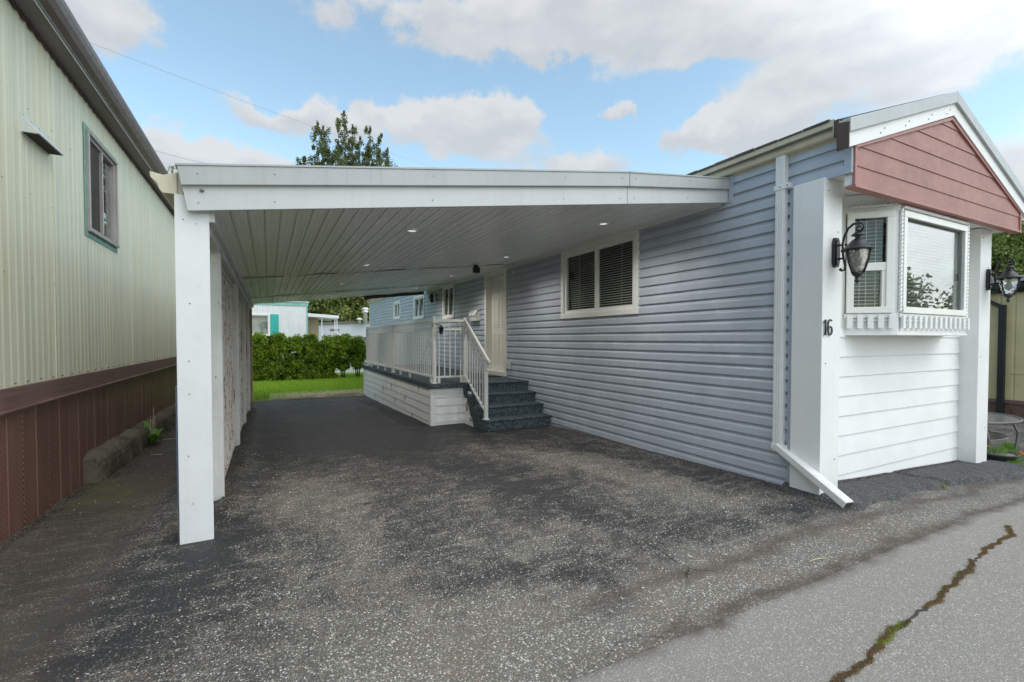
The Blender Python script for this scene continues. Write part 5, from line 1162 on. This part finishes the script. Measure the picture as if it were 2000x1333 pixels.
m = MB(); m.add([RF(2.2, .2, 2.42), RF(14, .2, 2.42), RF(14, -2, 2.75), RF(2.2, -2, 2.75), RF(2.2, -4.2, 2.42), RF(14, -4.2, 2.42)], [(0, 1, 2, 3), (3, 2, 5, 4)]); m.build('roof', 'shingle', RN)
m = MB().bar(RF(3.98, .13, 2.26), RF(3.97, .13, 2.10), .09, .07, up=(1, 0, 0)).bar(RF(3.97, .13, 2.12), RF(3.72, .06, 1.95), .09, .07).bar(RF(3.70, .05, 1.98), RF(3.70, .05, -.3), .10, .08, up=(1, 0, 0)); m.build('downpipe', 'black', RN, bevel=.006)
MB().prism([(0, -.6), (-4, -.6), (-4, 2.22), (0, 2.22)], RF, 2.28, 2.30, 's').build('end_wall', 'yellow', RN)
# patio table
TB = thing('patio_table', 'low oval glass-topped patio table with dark frame beyond the right column', 'table', (8.35, 2.55, -.2))
def oval(cx, cy, a, b, z, n=40): return [(cx + a * math.cos(2 * math.pi * i / n), cy + b * math.sin(2 * math.pi * i / n), z) for i in range(n)]
cx, cy = 8.35, 2.62; ov = oval(cx, cy, .62, .40, .26)
m = MB().tube(ov + [ov[0]], .017, 8, False); m.build('rim', 'table', TB)
m = MB(); a = oval(cx, cy, .61, .39, .262); b = oval(cx, cy, .61, .39, .254); m.add(a + b, [tuple(range(40)), tuple(range(79, 39, -1))]); m.build('top_glass', 'table_top', TB)
for (dx, dy) in ((-.42, -.22), (.42, -.22), (-.42, .22), (.42, .22)):
    gx = float(gz(cx + dx, cy + dy)); m = MB().tube([(cx + dx, cy + dy, .25), (cx + dx * 1.12, cy + dy * 1.25, .05), (cx + dx * 1.05, cy + dy * 1.2, gx + .04), (cx + dx * .8, cy + dy, gx + .012)], .014, 8); m.build('leg', 'table', TB)
m = MB(); s = oval(cx, cy, .46, .28, .02); m.tube(s + [s[0]], .010, 6, False); a = oval(cx, cy, .45, .27, .022); b = oval(cx, cy, .45, .27, .016); m.add(a + b, [tuple(range(40)), tuple(range(79, 39, -1))]); m.build('shelf', 'table_top', TB)
PT = thing('planter', 'low dark oval planter at the foot of the right column', 'planter', (7.75, 2.15, -.17))
m = MB().lathe((7.72, 2.22, float(gz(7.72, 2.22)) - .01), [(.12, 0), (.17, .09), (.185, .10), (.185, .115), (.165, .115), (.16, .10)], 20); m.build('pot', 'clay', PT)
MB().lathe((7.72, 2.22, float(gz(7.72, 2.22)) + .08), [(.155, 0), (.155, .012), (.01, .02)], 16).build('soil', 'soffit_brown', PT)
o = blades('foliage', np.array([[7.72 + random.gauss(0, .06), 2.22 + random.gauss(0, .06), float(gz(7.72, 2.22)) + .09] for _ in range(90)]), .11, .005, 'leaf_weed', kind=None, parent=PT)
for i, (x, y, lab) in enumerate(((7.78, 2.12, 'orange marigold nearest the right column foot'), (8.0, 2.20, 'orange marigold in front of the low table, near its left leg'), (8.15, 2.12, 'orange marigold in front of the low table centre'), (8.35, 2.2, 'orange marigold furthest right before the low table'), (7.65, 2.30, 'orange marigold growing in the dark planter'))):
    g0 = float(gz(x, y)) + (.1 if i == 4 else 0); t = thing('marigold', lab, 'flower', (x, y, g0), 'orange marigolds by the right column'); m = MB().tube([(x, y, g0), (x, y, g0 + .07)], .004, 5); m.build('stem', 'leaf_weed', t)
    m = MB()
    for k in range(14):
        a = k * 2.4; r = .006 + .0016 * k; m.lathe((x + r * math.cos(a), y + r * math.sin(a), g0 + .075 - .0006 * k), [(.001, -.006), (.008, 0), (.001, .006)], 5)
    m.build('bloom', 'orange', t)
# trees beyond the yellow home
tree('spruce_tree', 'pointed green tree behind the yellow home, taller of two', (35, 9.6, -1), 8.0, 2.6, 34, .22, 16000, 'leaf_forest', .26, .15, 'trees behind the yellow home')
tree('maple_tree', 'broad green tree behind the yellow home, lower of two', (36, 12.3, -1), 6.9, 3.4, 30, .22, 18000, 'leaf_forest', .26, .2, 'trees behind the yellow home')
tree('maple_tree', 'bushy street tree reflected in the left half of the bay window', (31, -10.5, -.3), 4.2, 3.2, 24, .26, 9000, 'leaf_tree', .3, .15, 'street trees across the road')
tree('maple_tree', 'bushy street tree reflected in the right half of the bay window', (35, -6.0, -.3), 3.8, 2.6, 22, .26, 9000, 'leaf_tree', .3, .15, 'street trees across the road')
# ------------------------------------------------------------------ overhead wires
def wire(name, p, q, sag, r, label):
    p, q = Vector(p), Vector(q); pts = [p.lerp(q, i / 20) + Vector((0, 0, -sag * 4 * (i / 20) * (1 - i / 20))) for i in range(21)]; t = thing(name, label, 'overhead wire', p); MB().tube(pts, r, 5).build('cable', 'wire', t); return t, pts
t, pts = wire('overhead_wire', (-1.919, 7.0, 4.709), (5.972, 15, 6.90), .10, .0019, 'thin overhead wire with a dark clamp running from the brown gutter to the right')
m = MB().tube([(-1.84, 7.06, 4.76), (-1.81, 7.08, 4.735), (-1.80, 7.09, 4.70), (-1.83, 7.07, 4.69)], .008, 6).tube([(-1.84, 7.06, 4.77), (-1.86, 7.05, 4.72), (-1.855, 7.06, 4.69)], .010, 6); m.build('clamp', 'black', t)
m = MB().tube([(-1.98, 6.95, 4.70), (-1.95, 6.97, 4.715), (-1.93, 6.99, 4.70), (-1.95, 6.97, 4.69)], .005, 5).tube([(-2.0, 6.95, 4.0), (-2.0, 6.95, 4.72)], .02, 8); m.build('bracket', 'black', t)
wire('overhead_wire', (-2.556, 14, 5.878), (-1.709, 22, 8.225), .05, .005, 'short overhead wire low at left above the carport gutter')
